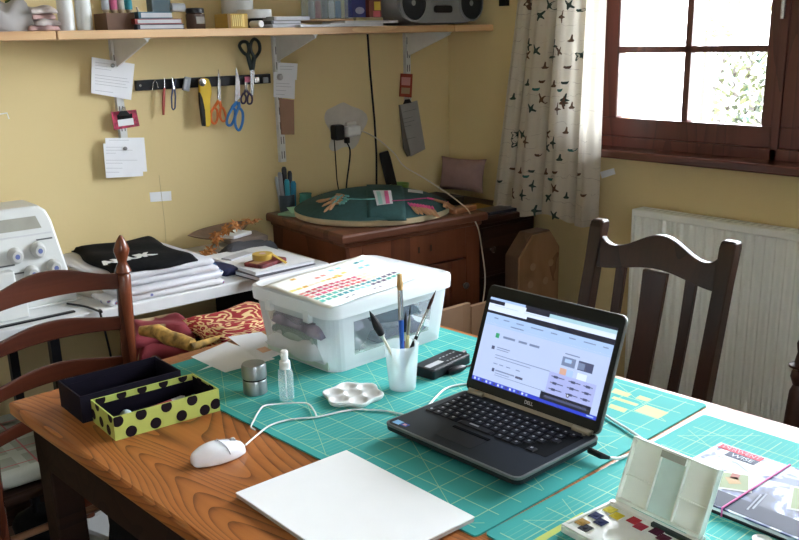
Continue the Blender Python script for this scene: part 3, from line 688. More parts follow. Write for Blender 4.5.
for r in range(7):
    for k in range(15):
        u = .40+r*.075; v_ = .05+k*.057
        if r == 0 and k < 9: cell(u-.06, v_, .045, .045, rr.choice([0,1,1,11]))
        elif r in (1, 2, 3) and k < 12: cell(u, v_, .05, .042, rr.choice([2,3,4,5]) if k < 10 else 11)
        elif r in (4, 5): cell(u, v_, .05, .040, [6,8,7,10][(k//4) % 4] if r == 4 else [6,7,9,10][(k//3) % 4])
        elif r == 6 and k in (3,4,8,9): cell(u+.05, v_, .02, .03, 10)
for k, (u, v_) in enumerate(((.12,.55),(.12,.62),(.14,.80),(.14,.86),(.22,.35),(.2,.42),(.30,.50),(.28,.58),(.30,.75),(.30,.82),(.08,.2))): cell(u, v_, .05, .045, [9,9,7,9,5,5,1,1,9,9,0][k])
sw.build('colour_swatches', [plain(c, .7) for c in cs_], chart)

# ------------------------------------------------------------------ power adapter with cable
ad = thing('power_adapter', 'black power brick with pale printed label behind the cup', 'power adapter', (1.174, 1.301, .753), R(10))
MB(Matrix.Diagonal((.96,.92,.78,1))).prism(rrect(.132, .060, .006, 3), 0, .028).build('brick', M_black, ad, bevel=.003)
lbp = MB(Matrix.Diagonal((.96,.92,.78,1))); lbp.box((-.058,-.014,.0281),(-.010,.002,.0284)); 
for k in range(5): lbp.box((-.002+k*.011,-.018,.0281),(.003+k*.011,-.014,.0284)); lbp.box((.0+k*.012,.006,.0281),(.006+k*.012,.009,.0284))
lbp.build('printed_label', plain((.40,.40,.42)), ad)
MB().tube(rel(ad, [Vector((0,0,0))]*1+[Vector((0,0,0))]) if False else [(.066,0,.014),(.085,.004,.012)], .005).build('strain_relief', M_black, ad)
ac = thing('adapter_cable', 'black cable with a thick ferrite bead in front of the adapter', 'cable', on_z(450,371,.753))
MB().tube(rel(ac, smoothpath([on_z(a, b_, .7565) for a, b_ in ((417,368),(419,374),(428,377),(438,376),(449,372),(462,368),(476,364))])), .0022).build('cord', M_black, ac, smooth=True)
MB().tube(rel(ac, [on_z(449,372,.7605), on_z(453,371,.7605), on_z(462,368,.7605), on_z(466,367,.7605)]), [.004,.0075,.0075,.004], 12).build('ferrite_bead', M_black, ac, smooth=True)

# loose papers behind the tin
def sheetz(name, pxs, z, label, m=M_paper, th=.0006, cat='paper', group=None):
    P = [on_z(a, b_, z) for a, b_ in pxs]; c = sum(P, Vector())/len(P)
    o = MB().rings([[(p.x-c.x, p.y-c.y, 0) for p in P], [(p.x-c.x, p.y-c.y, th) for p in P]]).build(name, m)
    o.location = (c.x, c.y, z); return tag(o, label, cat, group)
sheetz('loose_paper', ((198,371.5),(238,353),(252,358),(212,367)), .7532, 'narrow white paper corner poking toward the black tray')
sheetz('loose_paper', ((192,357),(228,342),(276,359),(226,372.5)), .7541, 'white paper in the middle of the loose papers behind the tin')
sheetz('loose_paper', ((229,337),(262,332),(292,350),(262,362)), .7550, 'white paper partly under the plastic box with a peach patch')
pp_ = [on_z(a, b_, .7558) for a, b_ in ((257,349),(266,346.5),(273,350),(264,353))]
par = [o for o in COL.objects if o.get('label', '').endswith('peach patch')][0]
MB().add([tuple(p-Vector(par.location)) for p in pp_], [(0,1,2,3)]).build('peach_patch', plain((.72,.45,.32)), par)

# ------------------------------------------------------------------ watercolour box
pr_ = thing('watercolour_box', 'open white watercolour paint box with coloured pans', 'paint box', (.920, .640, .753), R(-2.5))
WW, WD = .150, .118                    # along y, along x
M_pw = mat('paintbox_white', (.80,.82,.78), .35, var=.03); M_pl = mat('paintbox_lid', (.84,.92,.86), .4, var=.03)
pbm = MB(); pbm.box((-.059,-.075,0),(.055,.075,.010)); pbm.box((-.059,-.075,.010),(-.050,.075,.013)); pbm.box((.040,-.075,.010),(.050,.075,.014)); pbm.box((-.05,-.075,.010),(.05,-.070,.013)); pbm.box((-.05,.070,.010),(.05,.075,.013))
pbm.build('base', M_pw, pr_, bevel=.0015)
pw = MB(); pw.lathe([(.026,.0103),(.0265,.0125),(.024,.0125),(.021,.0108)], 28, (-.022,-.002,0)); pw.build('mixing_ring', M_pw, pr_, smooth=True)
pans = [((-.032,.060),(.48,.28,.06)),((-.040,.047),(.04,.04,.05)),((-.004,.060),(.02,.03,.12)),((-.012,.044),(.01,.02,.10)),((.024,.058),(.80,.68,.06)),((.018,.041),(.85,.70,.05)),((.026,.018),(.60,.05,.07)),((.020,.002),(.55,.06,.10)),((.026,-.020),(.10,.02,.05)),((.020,-.036),(.14,.03,.06)),((-.004,-.056),(.12,.25,.10)),((-.030,-.056),(.25,.10,.04))]
for (x, y), c in pans:
    q = MB(); q.box((x-.0085,y-.0078,.010),(x+.0085,y+.0078,.0115), 1); q.box((x-.0082,y-.0075,.0115),(x+.0082,y+.0075,.0124), 0); q.ell((x,y,.0124),(.005,.004,.0012), 10, 4, 0)
    q.build('paint_pan', [plain((c[0]*.8,c[1]*.8,c[2]*.8), .7, spec=.1), M_pw], pr_)
MB().box((.034,-.066,.010),(.040,-.004,.0155)).build('brush_slot', plain((.03,.05,.05)), pr_)
# lid
LM = Matrix.Translation((.056, 0, .012)) @ Matrix.Rotation(R(22), 4, 'Y') @ Matrix.Diagonal((1, .92, .96, 1))
lm = MB(LM); lh = .100; 
lm.box((.0,-.076,0),(.003,.076,lh))
lm.box((-.009,-.076,0),(0,-.073,lh)); lm.box((-.009,.073,0),(0,.076,lh)); lm.box((-.009,-.076,lh-.003),(0,.076,lh)); lm.box((-.009,-.076,0),(0,.076,.004))
lm.box((-.006,.022,.004),(0,.0245,lh-.003)); lm.box((-.006,-.0245,.004),(0,-.022,lh-.003)); lm.box((-.006,.0245,.040),(0,.073,.0425)); lm.box((-.006,-.073,.040),(0,-.0245,.0425)); lm.box((-.008,-.022,lh-.014),(0,.022,lh-.003))
ldo = lm.build('lid', M_pl, pr_, bevel=.0008)
cp = MB(LM); cp.box((-.0012,-.022,.004),(-.0002,.022,lh-.014)); cp.build('centre_panel', plain((.62,.82,.78), .4), ldo)
cp = MB(LM); cp.box((-.0085,-.0215,lh-.0135),(-.0082,.0215,lh-.0035)); cp.build('catch_recess', plain((.38,.42,.36), .5), ldo)
for y in (-.060, .060): MB().tube([(.057,y-.012,.012),(.057,y+.012,.012)], .005, 10).build('hinge', M_pw, pr_, smooth=True)

# ------------------------------------------------------------------ art book with elastic
A_, B_, C_ = on_z(722,442,.766), on_z(653,480,.766), on_z(799,538,.766)
ux = (A_-B_).normalized(); bk = thing('art_book', 'dark art book with a red title strip, right of the paint box', 'book', (B_.x, B_.y, .753), math.atan2(ux.y, ux.x))
BWd, BLn = (A_-B_).length, .285
MB().box((0,-BLn,0),(BWd,0,.0035)).build('back_cover', M_black, bk)
MB().box((.003,-BLn+.003,.0035),(BWd-.003,-.003,.0100)).build('pages', mat('page_white', (.75,.77,.80), .7), bk)
cv, nt, b = nodes('cover_art'); v = coords(nt); n1 = noise(nt, v, 14, 3, 1.2)
nt.links.new(ramp(nt, n1, [(.40, (.012,.016,.05)), (.50, (.07,.09,.20)), (.55, (.40,.44,.50)), (.70, (.60,.61,.60))]), b.inputs['Base Color']); b.inputs['Roughness'].default_value = .4; b.inputs['Specular IOR Level'].default_value = .12
MB().box((0,-BLn,.0100),(BWd,0,.0125)).build('front_cover', cv, bk)
pcv = MB(); pcv.box((.004,-BLn+.002,.0126),(.045,-.004,.0128), 0)
def rot_rect(cx, cy, w, h, a, mi, z=.0128):
    ca, sa = math.cos(a), math.sin(a); pcv.add([(cx+x*ca-y*sa, cy+x*sa+y*ca, z) for x, y in ((-w/2,-h/2),(w/2,-h/2),(w/2,h/2),(-w/2,h/2))], [(0,1,2,3)], mi)
rot_rect(.085,-.085,.060,.050,.5,1,.01290); rot_rect(.085,-.085,.05,.04,.5,2,.01300); rot_rect(.086,-.083,.022,.018,.8,3,.01310); rot_rect(.100,-.078,.018,.012,.3,4,.01310)
rot_rect(.11,-.19,.075,.06,.4,1,.01290); rot_rect(.11,-.19,.065,.05,.4,2,.0130); rot_rect(.115,-.185,.03,.02,.2,4,.0131)
for k in range(4): rot_rect(.045+k*.004,-.135-k*.002,.055,.003,.15,5 if k%2 else 0,.0130)
pcv.build('cover_pictures', [plain((.01,.014,.04),.5,spec=.1), plain((.5,.5,.46),.5,spec=.1), plain((.22,.26,.13),.5,spec=.1), plain((.38,.24,.09),.5,spec=.1), plain((.33,.09,.06),.5,spec=.1), plain((.34,.36,.42),.5,spec=.1)], bk)
tt = MB(); tt.box((BWd-.020,-.078,.0126),(BWd-.004,-.006,.0130), 0); tt.box((BWd-.038,-.078,.0126),(BWd-.020,-.028,.01295), 1); tt.build('title_strip', [plain((.48,.012,.04),.5,spec=.1), plain((.012,.016,.05),.5,spec=.1)], bk)
text('title_lettering', 'DERWENT', .0135, plain((.80,.42,.48),.6,spec=.1), bk, (BWd-.0125,-.043,.0132), (0,0,-PI/2), sx=1.0)
text('subtitle_lettering', 'WISE', .0150, plain((.65,.68,.76),.6,spec=.1), bk, (BWd-.030,-.054,.0132), (0,0,-PI/2), sx=1.1)
e0, e1 = on_z(723,508,.767), on_z(789,466,.767)
el = MB()
def bkl(p): 
    d = p-Vector((B_.x, B_.y, .753)); a = bk.rotation_euler.z; return Vector((d.x*math.cos(a)+d.y*math.sin(a), -d.x*math.sin(a)+d.y*math.cos(a), .0140))
q0, q1 = bkl(e0), bkl(e1); dd = (q1-q0).normalized(); q0 = q0+dd*(0-q0.x)/dd.x if abs(dd.x) > .2 else q0
q1 = q1+dd*(BWd-q1.x)/dd.x if abs(dd.x) > .2 else q1
el.tube([q0+Vector((-.001,0,-.014)), q0+Vector((-.001,0,0)), q1+Vector((.001,0,0)), q1+Vector((.001,0,-.014))], .0014)
el.build('elastic_band', plain((.65,.12,.35),.6), bk)
ww_ = MB(); ww_.lathe([(.012,0),(.013,.003),(.010,.0035),(.008,.002)], 20); wo = ww_.build('small_dish', M_white, smooth=True); wq = on_z(763, 541, .753); wo.location = (wq.x, wq.y, .753); tag(wo, 'small round white plastic dish at the bottom edge below the book', 'dish')

# ------------------------------------------------------------------ right chair (dark oak, three splats)
def local_chair_R():
    o = thing('dining_chair', 'dark wooden chair with arched top rail, right of the table', 'chair', (1.515, 1.25, 0), R(0)); o.scale = (1, 1.06, .95)
    # local: +x is back direction, y across
    def P(y, z):                                     # back plane leans
        return (.225+max(0, z-.44)*.20, y, z)
    hw = .175
    for s_ in (-1, 1):
        b = MB(); rings = []
        for z, hx, hy in ((0,.017,.016),(.25,.017,.017),(.44,.019,.019),(.70,.018,.0175),(.90,.017,.017),(.985,.017,.019),(.998,.015,.018),(1.004,.011,.015)):
            x, y, zz = P(s_*hw*(1 if z > .3 else .97), z); x -= 0 if z > .44 else -.06*(1-z/.44)
            rings.append([(x-hx,y-hy,zz),(x+hx,y-hy,zz),(x+hx,y+hy,zz),(x-hx,y+hy,zz)])
        b.rings(rings).build('back_post', M_chairR, o, bevel=.004)
    # crest rail
    n = 24; top = []; bot = []; b = MB(); rings = []
    for i in range(n+1):
        t = i/n*2-1; y = t*(hw-.015)
        a = abs(t); zt = .945+.040*math.cos(min(a/.80, 1)*PI)*.5+.5*.040-(0 if a < .8 else -.020*((a-.8)/.2)); zt = .942+.045*(.5+.5*math.cos(min(a/.78,1)*PI))+(.022*((a-.78)/.22)**2 if a > .78 else 0)
        zbm = .885+.022*(.5+.5*math.cos(min(a,1)*PI))-.006
        bow = .012*(1-t*t)
        x0 = P(0, zbm)[0]+bow; x1 = P(0, zt)[0]+bow
        rings.append([(x0-.010,y,zbm),(x0+.010,y,zbm),(x1+.010,y,zt),(x1-.010,y,zt)])
    b.rings(rings).build('crest_rail', M_chairR, o, bevel=.003)
    for yc, wd in ((-.095,.028),(0,.066),(.095,.028)):
        b = MB(); rings = []
        for k in range(9):
            z = .47+k*(.895-.47)/8; x, _, _ = P(0, z); ww = wd*(1-.12*math.sin(PI*k/8)) ; bow = .010*math.sin(PI*k/8)+.006*k/8
            rings.append([(x-.006+bow,yc-ww/2,z),(x+.006+bow,yc-ww/2,z),(x+.006+bow,yc+ww/2,z),(x-.006+bow,yc+ww/2,z)])
        b.rings(rings).build('splat', M_chairR, o, bevel=.002)
    MB().box((.215,-hw,.44),(.245,hw,.48)).build('lower_rail', M_chairR, o, bevel=.003)
    MB().box((-.20,-.20,.425),(.215,.20,.455)).build('seat', M_chairR, o, bevel=.008)
    for s_ in (-1, 1):
        MB().box((-.195,s_*.18-.018,0),(-.160,s_*.18+.018,.425)).build('front_leg', M_chairR, o, bevel=.003)
        MB().box((-.16,s_*.175-.01,.18),(.25,s_*.175+.01,.205)).build('stretcher', M_chairR, o)
    return o
local_chair_R()

# ------------------------------------------------------------------ left ladder-back chair
lc = thing('dining_chair', 'red-brown ladder-back chair with turned finial, by the desk at left', 'chair', (.615, 2.0, 0), R(5)); lc.scale = (1, 1, .99)
def turned(b, x, y, z0, z1, r, lean=0, fin=True):
    prof = [(r*.8,0),(r,.05),(r,.44),(r*1.05,.62),(r*.95,(z1-z0)-.15),(r*.92,(z1-z0)-.10)]
    H_ = z1-z0
    if fin: prof += [(r*.75,H_-.095),(r*1.05,H_-.088),(r*.85,H_-.078),(r*.55,H_-.066),(r*.62,H_-.060),(r*.95,H_-.042),(r*1.0,H_-.034),(r*.62,H_-.015),(r*.28,H_-.004),(r*.1,H_)]
    b.rings([[(x+q*math.cos(2*PI*j/18), y+q*math.sin(2*PI*j/18)+lean*max(0,(z-.44)), z0+z) for j in range(18)] for q, z in prof])
M_post = wood('mahogany_post', (.15, .040, .017), (.11, .028, .012), (.06, .015, .008), 'z', 4, .25, 3)
for x in (-.158, .162):
    b = MB(); turned(b, x+(.014 if x > 0 else -.014), .01, 0, 1.005, .0185, -.085); b.build('back_post', M_post, lc, smooth=True)
def slat(zc, h0, h1):
    b = MB(); rings = []; n = 20
    for i in range(n+1):
        t = i/n*2-1; x = .002+t*.160; y = .01-.085*(zc-.44)+.022*(1-t*t)
        zt = zc+h0+(h1-h0)*(.5+.5*math.cos(abs(t)**1.1*PI)); zb_ = zc-h0*.9+.010*(1-t*t)-.004
        rings.append([(x,y-.006,zb_),(x,y+.006,zb_),(x,y+.006,zt),(x,y-.006,zt)])
    b.rings(rings).build('back_slat', M_chairL, lc, bevel=.003)
slat(.897,.018,.050); slat(.792,.016,.036); slat(.690,.016,.034); slat(.585,.014,.03)
b = MB(); b.box((-.19,0,.415),(.19,.37,.440)); b.build('seat', M_tdark, lc, bevel=.008)
for x in (-.18, .18): b = MB(); b.tube([(x,.35,0),(x,.35,.43)], [.015,.02], 14); b.build('front_leg', M_post, lc, smooth=True)
for z in (.20, .33):
    MB().tube([(-.155,.01,z),(.155,.01,z)], .009, 10).build('rung', wood('rung_wood',(.3,.15,.08),(.24,.11,.06),(.15,.07,.03),'x'), lc, smooth=True)
for x in (-.16, .16): MB().tube([(x,.01,.26),(x*1.1,.35,.26)], .009, 10).build('side_rung', M_post, lc, smooth=True)
cuq = thing('seat_cushion', 'flat grey-green plaid cushion on the ladder-back chair seat', 'cushion', (.615, 2.195, .4405))
pm, nt, b = nodes('plaid'); x = X(nt); sp = nt.nodes.new('ShaderNodeSeparateXYZ'); nt.links.new(coords(nt), sp.inputs[0]); U, V = sp.outputs[0], sp.outputs[1]
g1 = x.f('MAXIMUM', x.line(U, .09, .022), x.line(V, .09, .022)); g2 = x.f('MAXIMUM', x.line(U, .09, .004, .03), x.line(V, .09, .004, .03))
c = mix_col(nt, g1, (.30,.32,.26), (.42,.44,.38)); c = mix_col(nt, g2, c, (.45,.12,.14)); nt.links.new(c, b.inputs['Base Color']); b.inputs['Roughness'].default_value = .95
def cush(w, d, h, px_=.5):
    rings = []
    for k in range(9):
        t = k/8; z = h*t; e = (1-abs(2*t-1)**2.5)**.5 if 0 < t < 1 else 0; s_ = .93+.07*e; rings.append([(a*s_, c_*s_, z) for a, c_ in rrect(w, d, .03, 4)])
    return rings
MB().rings(cush(.38,.37,.045)).build('pad', pm, cuq, smooth=True)

# far right: turned post with finial, mostly out of frame
tp2 = on_x(799, 365, 1.80)
tpost = thing('turned_post', 'dark turned wooden post with knob at the far right edge', 'post', (1.80, tp2.y-.004, 0))
zt = tp2.z
b = MB(); b.lathe([(.10,0),(.105,.012),(.09,.025),(.022,.045),(.018,.15),(.022,zt-.15),(.016,zt-.06),(.010,zt-.045),(.014,zt-.034),(.017,zt-.025),(.015,zt-.014),(.012,zt-.008),(.022,zt-.003),(.022,zt+.002),(.012,zt+.006),(.007,zt+.03),(.009,zt+.040),(.010,zt+.050),(.005,zt+.062),(.001,zt+.068)], 24)
b.build('turned_column', M_chairR, tpost, smooth=True)

# under the table: black bags, white tray
def bag(name, label, c, w, d, h, m, seed, rz=0):
    rr = random.Random(seed); rings = []
    for k in range(10):
        t = k/9; s_ = (1-abs(2*t-1)**4)**.25 if 0 < t < 1 else .55
        rings.append([(a*s_*(1+.04*math.sin(5*j+k+seed)), c_*s_*(1+.05*math.cos(4*j+k*1.3)), h*t) for j, (a, c_) in enumerate(rrect(w, d, .06, 4))])
    o = thing(name, label, 'bag', c, rz); MB().rings(rings).build('bag_body', m, o, smooth=True)
    MB().tube([(-w*.2,0,h*.97),(-w*.18,0,h+.05),(w*.18,0,h+.05),(w*.2,0,h*.97)], .008).build('handle', m, o, smooth=True)
bag('black_bag', 'large black bag standing under the front of the table', (.74, 1.60, 0), .34, .26, .60, M_bfab, 2)
q = on_z(50, 540, .05); bag('small_black_bag', 'small round black bag on the floor under the left chair', (q.x+.02, q.y+.02, 0), .20, .16, .14, M_bfab, 5)
q = on_z(141, 545, .05)
wt = thing('white_crate', 'white plastic crate on the floor at the far side under the table', 'crate', (q.x+.02, q.y+.05, 0), R(20))
b = MB(); W_, D_, H_ = .26, .2, .12; b.box((-W_/2,-D_/2,0),(W_/2,D_/2,.005)); b.box((-W_/2,-D_/2,0),(W_/2,-D_/2+.005,H_)); b.box((-W_/2,D_/2-.005,0),(W_/2,D_/2,H_)); b.box((-W_/2,-D_/2,0),(-W_/2+.005,D_/2,H_)); b.box((W_/2-.005,-D_/2,0),(W_/2,D_/2,H_)); b.build('shell', M_white, wt)
MB().rings([[(x, y, z) for x, y in rrect(W_+.02*s_, D_+.02*s_, .01)] for s_, z in ((0,H_-.01),(1,H_-.01),(1,H_),(0,H_))], caps=False).build('rim', M_white, wt)

# cardboard box between table and cabinet
cbx = thing('cardboard_box', 'flattened brown cardboard boxes standing between the table and the cabinet', 'cardboard', (1.80, 2.015, 0), R(0))
b = MB(); b.box((-.24,-.12,0),(.030,-.105,.635)); b.build('carton', M_card, cbx)
b = MB(); b.box((.040,-.115,0),(.18,-.10,.62)); b.build('side_carton', M_card, cbx)
b = MB(Matrix.Translation((-.12,-.122,.50))); b.box((-.12,-.001,-.12),(.115,.001,.135)); b.build('flap', mat('cardboard_flap', (.43,.26,.155), .85, var=.05), cbx)

# ------------------------------------------------------------------ desk with sewing things
DZ = .765
desk = thing('sewing_desk', 'white laminate desk along the back wall', 'desk', (.5, 2.45, 0))
MB().box((-1.35,-.26,DZ-.035),(1.02,.245,DZ)).build('desktop', M_desk, desk, bevel=.004)
for x in (-1.2, .20, .96):
    b = MB(); b.box((x-.012,-.20,0),(x+.012,-.176,DZ-.035)); b.box((x-.012,.19,0),(x+.012,.214,DZ-.035)); b.box((x-.012,-.2,0),(x+.012,.214,.025)); b.build('leg_frame', M_black, desk)
# overlocker
sg = thing('overlocker', 'white overlocker sewing machine with four dials on the desk', 'sewing machine', (.632, 2.42, DZ)); sg.scale = (1, 1, 1.13)
prof = [(-.17,0),(.170,0),(.165,.03),(.138,.19),(.128,.215),(.11,.228),(-.17,.228)]
b = MB(Matrix.Rotation(0, 4, 'X'))
b.rings([[(x, -.09+.04*(z/.228), z) for x, z in prof[:1]+prof[1:]], [(x, .08, z) for x, z in prof]])
body = b.build('casing', M_serg, sg, bevel=.006)
def front(x, z, d=0): return (x, -.09+.04*(z/.228)-d, z)
b = MB(); b.rings([[front(x, z, .001) for x, z in ((-.06,.178),(.108,.178),(.098,.206),(-.06,.206))], [front(x, z, .0025) for x, z in ((-.06,.178),(.108,.178),(.098,.206),(-.06,.206))]]); b.build('handle_recess', mat('recess', (.30,.29,.24), .7), sg)
b = MB(); b.box((-.16,-.062,.163),(.130,-.058,.167)); b.build('thread_guide_bar', M_paper2, sg)
for k, (x, z) in enumerate(((.03,.125),(.088,.130),(.062,.080),(.120,.086),(-.03,.122),(0,.072))):
    b = MB(Matrix.Translation(front(x, z)) @ Matrix.Rotation(PI/2, 4, 'X')); b.lathe([(.019,0),(.019,.010),(.017,.012),(.013,.020),(.012,.024)], 20, mi=0); b.lathe([(.006,.024),(.006,.0245)], 12, mi=1)
    b.build('tension_dial', [plain((.5,.5,.48),.4), plain((.12,.15,.35))], sg, smooth=True)
b = MB(); 
for x, z in ((.005,.105),(.11,.152),(.04,.085)): b.cbox(front(x, z, .002), (.04,.004,.003))
b.build('thread_slots', plain((.1,.1,.1)), sg)
b = MB(); b.box((-.17,-.16,.0),(.02,-.088,.055)); b.build('cloth_plate', M_serg, sg, bevel=.005)
b = MB(); b.box((-.045,-.118,.055),(.01,-.085,.10)); b.build('presser_housing', M_serg, sg, bevel=.004)
b = MB(); b.box((-.17,-.10,.060),(-.052,-.088,.10)); b.build('needle_recess', plain((.08,.07,.04)), sg)
cq_ = on_y(12, 215, 2.45)
tcn = thing('thread_cone', 'cone of white and blue thread standing behind the machine handle', 'thread cone', (on_y(12,205,2.535).x, 2.535, DZ)); tcn.scale = (1, 1, 1.0)
b = MB(); b.lathe([(.030,0),(.030,.006)], 20); b.lathe([(.006,.006),(.006,.16)], 10); b.build('spool_stand', M_serg, tcn, smooth=True)
MB().lathe([(.026,.15),(.027,.155),(.024,.205),(.021,.212)], 22).build('white_thread', plain((.6,.6,.64)), tcn, smooth=True)
b = MB(); b.lathe([(.021,.212),(.021,.222),(.019,.226)], 22); b.lathe([(.017,.226),(.017,.240),(.010,.243)], 20); b.build('blue_thread', plain((.02,.03,.16)), tcn, smooth=True)
fs_ = thing('presser_foot_lead', 'thin black cable trailing over the front of the desk', 'cable', (.78, 2.18, DZ))
MB().tube(rel(fs_, smoothpath([Vector((.76,2.30,DZ+.004)), Vector((.785,2.24,DZ+.004)), on_z(102,312,DZ+.004), Vector((.800,2.184,DZ+.002)), Vector((.803,2.180,DZ-.03)), Vector((.83,2.22,.60)), Vector((.86,2.30,.40)), Vector((.9,2.4,.03))])), .003).build('cord', M_black, fs_, smooth=True)
rl = MB(Matrix.Rotation(R(2), 4, 'Z')); rl.box((-.17,-.006,0),(.16,.006,.004)); rl.v = rl.v
ro = rl.build('black_ruler', M_black); rq = on_z(20, 324, DZ); ro.location = (rq.x-.02, rq.y, DZ); tag(ro, 'narrow black ruler lying near the desk front edge', 'ruler')
wp = MB().box((-.22,-.05,0),(.13,.02,.004)); wo = wp.build('white_tray', M_white, bevel=.002); wq = on_z(40,307,DZ); wo.location = (wq.x-.02, wq.y+.04, DZ); tag(wo, 'thin white plate on the desk in front of the sewing machine', 'plate')

# pile of folded white cloths with blue
M_wc = mat('white_cotton', (.66,.66,.70), .9, var=.08, scale=15, bmp=.3); M_bc = mat('blue_cotton', (.02,.10,.26), .9, var=.2)
M_fl, nt, b = nodes('floral_cotton'); vv = nt.nodes.new('ShaderNodeTexVoronoi'); nt.links.new(coords(nt), vv.inputs['Vector']); vv.inputs['Scale'].default_value = 38
nt.links.new(ramp(nt, vv.outputs['Distance'], [(.12, (.35,.10,.10)), (.2, (.10,.16,.42)), (.26, (.68,.68,.70))]), b.inputs['Base Color']); b.inputs['Roughness'].default_value = .9
def folded(label, cx, cy, z, w, d, h, m, rz, seed, name='folded_cloth', group=None):
    rr = random.Random(seed); ph = rr.uniform(0, 6); rings = []
    for k in range(7):
        t = k/6; e = math.sin(PI*t)**.5 if 0 < t < 1 else 0; s_ = .96+.04*e
        rings.append([(a*s_+.004*math.sin(j*.9+ph), c_*s_+.006*math.sin(j*.7+ph*2), h*t*(1+.12*math.sin(j*.8+ph) if t > .5 else 1)) for j, (a, c_) in enumerate(rrect(w, d, .02, 5))])
    o = MB().rings(rings).build(name, m, smooth=True); o.location = (cx, cy, z); o.rotation_euler = (0,0,rz); return tag(o, label, 'fabric', group)
sx_, sy_ = 1.005, 2.40
folded('flower-sprigged cloth at the bottom of the folded pile', sx_, sy_, DZ, .33, .42, .018, M_fl, R(-3), 1)
folded('white cloth second from the bottom of the folded pile', sx_+.005, sy_, DZ+.019, .32, .41, .016, M_wc, R(2), 2)
folded('white cloth with blue corner in the middle of the pile', sx_+.005, sy_+.01, DZ+.036, .31, .40, .016, M_wc, R(-2), 3)
folded('white cloth directly below the black T-shirt', sx_-.01, sy_+.01, DZ+.053, .30, .39, .018, M_wc, R(3), 4)
folded('bright blue cloth sticking out at the right end of the pile', sx_+.145, sy_-.13, DZ+.019, .08, .12, .014, M_bc, R(-20), 6)
folded('dark navy cloth lump between cloth pile and notebooks', 1.212, 2.34, DZ, .045, .17, .022, M_navy, R(15), 8)
folded('rolled cream and gold striped cloth left of the T-shirt', .826, 2.44, DZ, .045, .30, .05, mat('cream_cloth', (.52,.46,.38), .9, var=.2), R(12), 9)
ts = thing('black_tshirt', 'folded black T-shirt with white letters atop the cloth pile', 'T-shirt', (.995, 2.405, DZ+.073), R(-4))
def tsh(u, v_):
    x = (u-.5)*.245; y = (v_-.5)*.37; ed = min(u, 1-u, v_, 1-v_); e = min(1, ed*9)**.5
    return (x+.008*math.sin(9*v_), y+.01*math.sin(8*u), .002+.017*e+.004*math.sin(7*u+5*v_)*math.cos(9*v_)*e)
MB().sheet(tsh, 24, 28).build('shirt_body', M_bfab, ts, smooth=True, solid=.004)
text('chest_lettering', 'AMUK', .056, plain((.68,.68,.66),.8), ts, (-.055, -.115, .0235), (0,0,R(10)), ext=.0006, bold=.0030, sx=.95)

# notebooks, measuring tape
nb = thing('sketch_pads', None, None); COL.objects.unlink(nb); bpy.data.objects.remove(nb)
def book(label, c, w, d, h, rz, cover, pages=M_paper, name='notebook', cat='notebook', group=None):
    o = thing(name, label, cat, c, rz, group)
    MB().box((-w/2,-d/2,0),(w/2,d/2,h*.14)).build('back_cover', cover, o)
    MB().box((-w/2+.002,-d/2+.002,h*.14),(w/2-.002,d/2-.002,h*.86)).build('pages', pages, o)
    MB().box((-w/2,-d/2,h*.86),(w/2,d/2,h)).build('front_cover', cover, o)
    return o
book('dark-edged notebook at the bottom of the stack on the desk', (1.335,2.30,DZ), .205,.30,.014, R(5), plain((.10,.10,.12)))
book('white sketch pad on top of the dark-edged notebook', (1.348,2.31,DZ+.014), .205,.29,.010, R(1), M_paper)
rw = thing('red_purse', 'flat dark red patterned purse under the measuring tape', 'purse', (1.325, 2.235, DZ+.022), R(18))
MB().prism(rrect(.115,.075,.01,3), 0, .012).build('pouch', mat('red_brocade', (.20,.03,.035), .7, var=.6, scale=60), rw, bevel=.003)
MB().box((-.05,-.012,.0121),(.0,.02,.0128)).build('gold_panel', plain((.45,.28,.12)), rw)
tm = thing('measuring_tape', 'rolled yellow measuring tape on the notebooks', 'measuring tape', (1.325, 2.25, DZ+.0355), R(10))
MB().lathe([(.010,0),(.030,0),(.030,.016),(.010,.016)], 26, caps=False).build('roll', mat('tape_yellow', (.55,.36,.06), .5), tm, smooth=True)
MB().lathe([(.001,.002),(.010,.002),(.010,.0165),(.001,.0165)], 18).build('core', plain((.65,.45,.45)), tm, smooth=True)
b = MB(); b.rings([[(.026+.012*t, -.012-.052*t, .014*(1-t)-.010*t+zz) for zz in (0,.0008)]+[(.012+.012*t, -.020-.052*t, .014*(1-t)-.010*t+zz) for zz in (.0008,0)] for t in [k/6 for k in range(7)]]); b.build('loose_end', MATS['tape_yellow'], tm)
for k, (dx, dy, c, l_) in enumerate(((-.02,.10,(.55,.55,.6),'small clear sleeve lying behind the measuring tape'),)):
    o = MB().box((-.05,-.02,0),(.05,.02,.006)).build('plastic_sleeve', plain(c,.3)); o.location = (1.33+dx, 2.27+dy, DZ+.0225); o.rotation_euler = (0,0,.3); tag(o, l_, 'sleeve')
# wooden dish, papers and dried flower garland
dsh = thing('wooden_dish', 'shallow leaf-shaped dark wooden dish leaning at the wall', 'dish', (1.385, 2.615, DZ+.045), rot=(R(18), R(-4), 0)); dsh.scale = (.78, .8, .8)
def dish(u, v_):
    a = (u-.5)*2; wv = (1-abs(a)**2.2)*.055; y = (v_-.5)*2*wv; return (a*.15, y, .030*a*a+.35*abs(y)**1.2)
MB().sheet(dish, 20, 10).build('bowl', mat('dish_brown', (.16,.10,.065), .5, var=.3), dsh, smooth=True, solid=.004)
def clutter(name, label, cat, c, w, d, h, m, rz, tilt=0):
    o = MB().box((-w/2,-d/2,0),(w/2,d/2,h)).build(name, m, bevel=min(.003, h/3)); o.location = c; o.rotation_euler = (tilt, 0, rz); return tag(o, label, cat)
clutter('cloth_bundle', 'crumpled grey packet beneath the dried garland', 'packet', (1.42,2.54,DZ), .15,.13,.022, M_paper2, R(10))
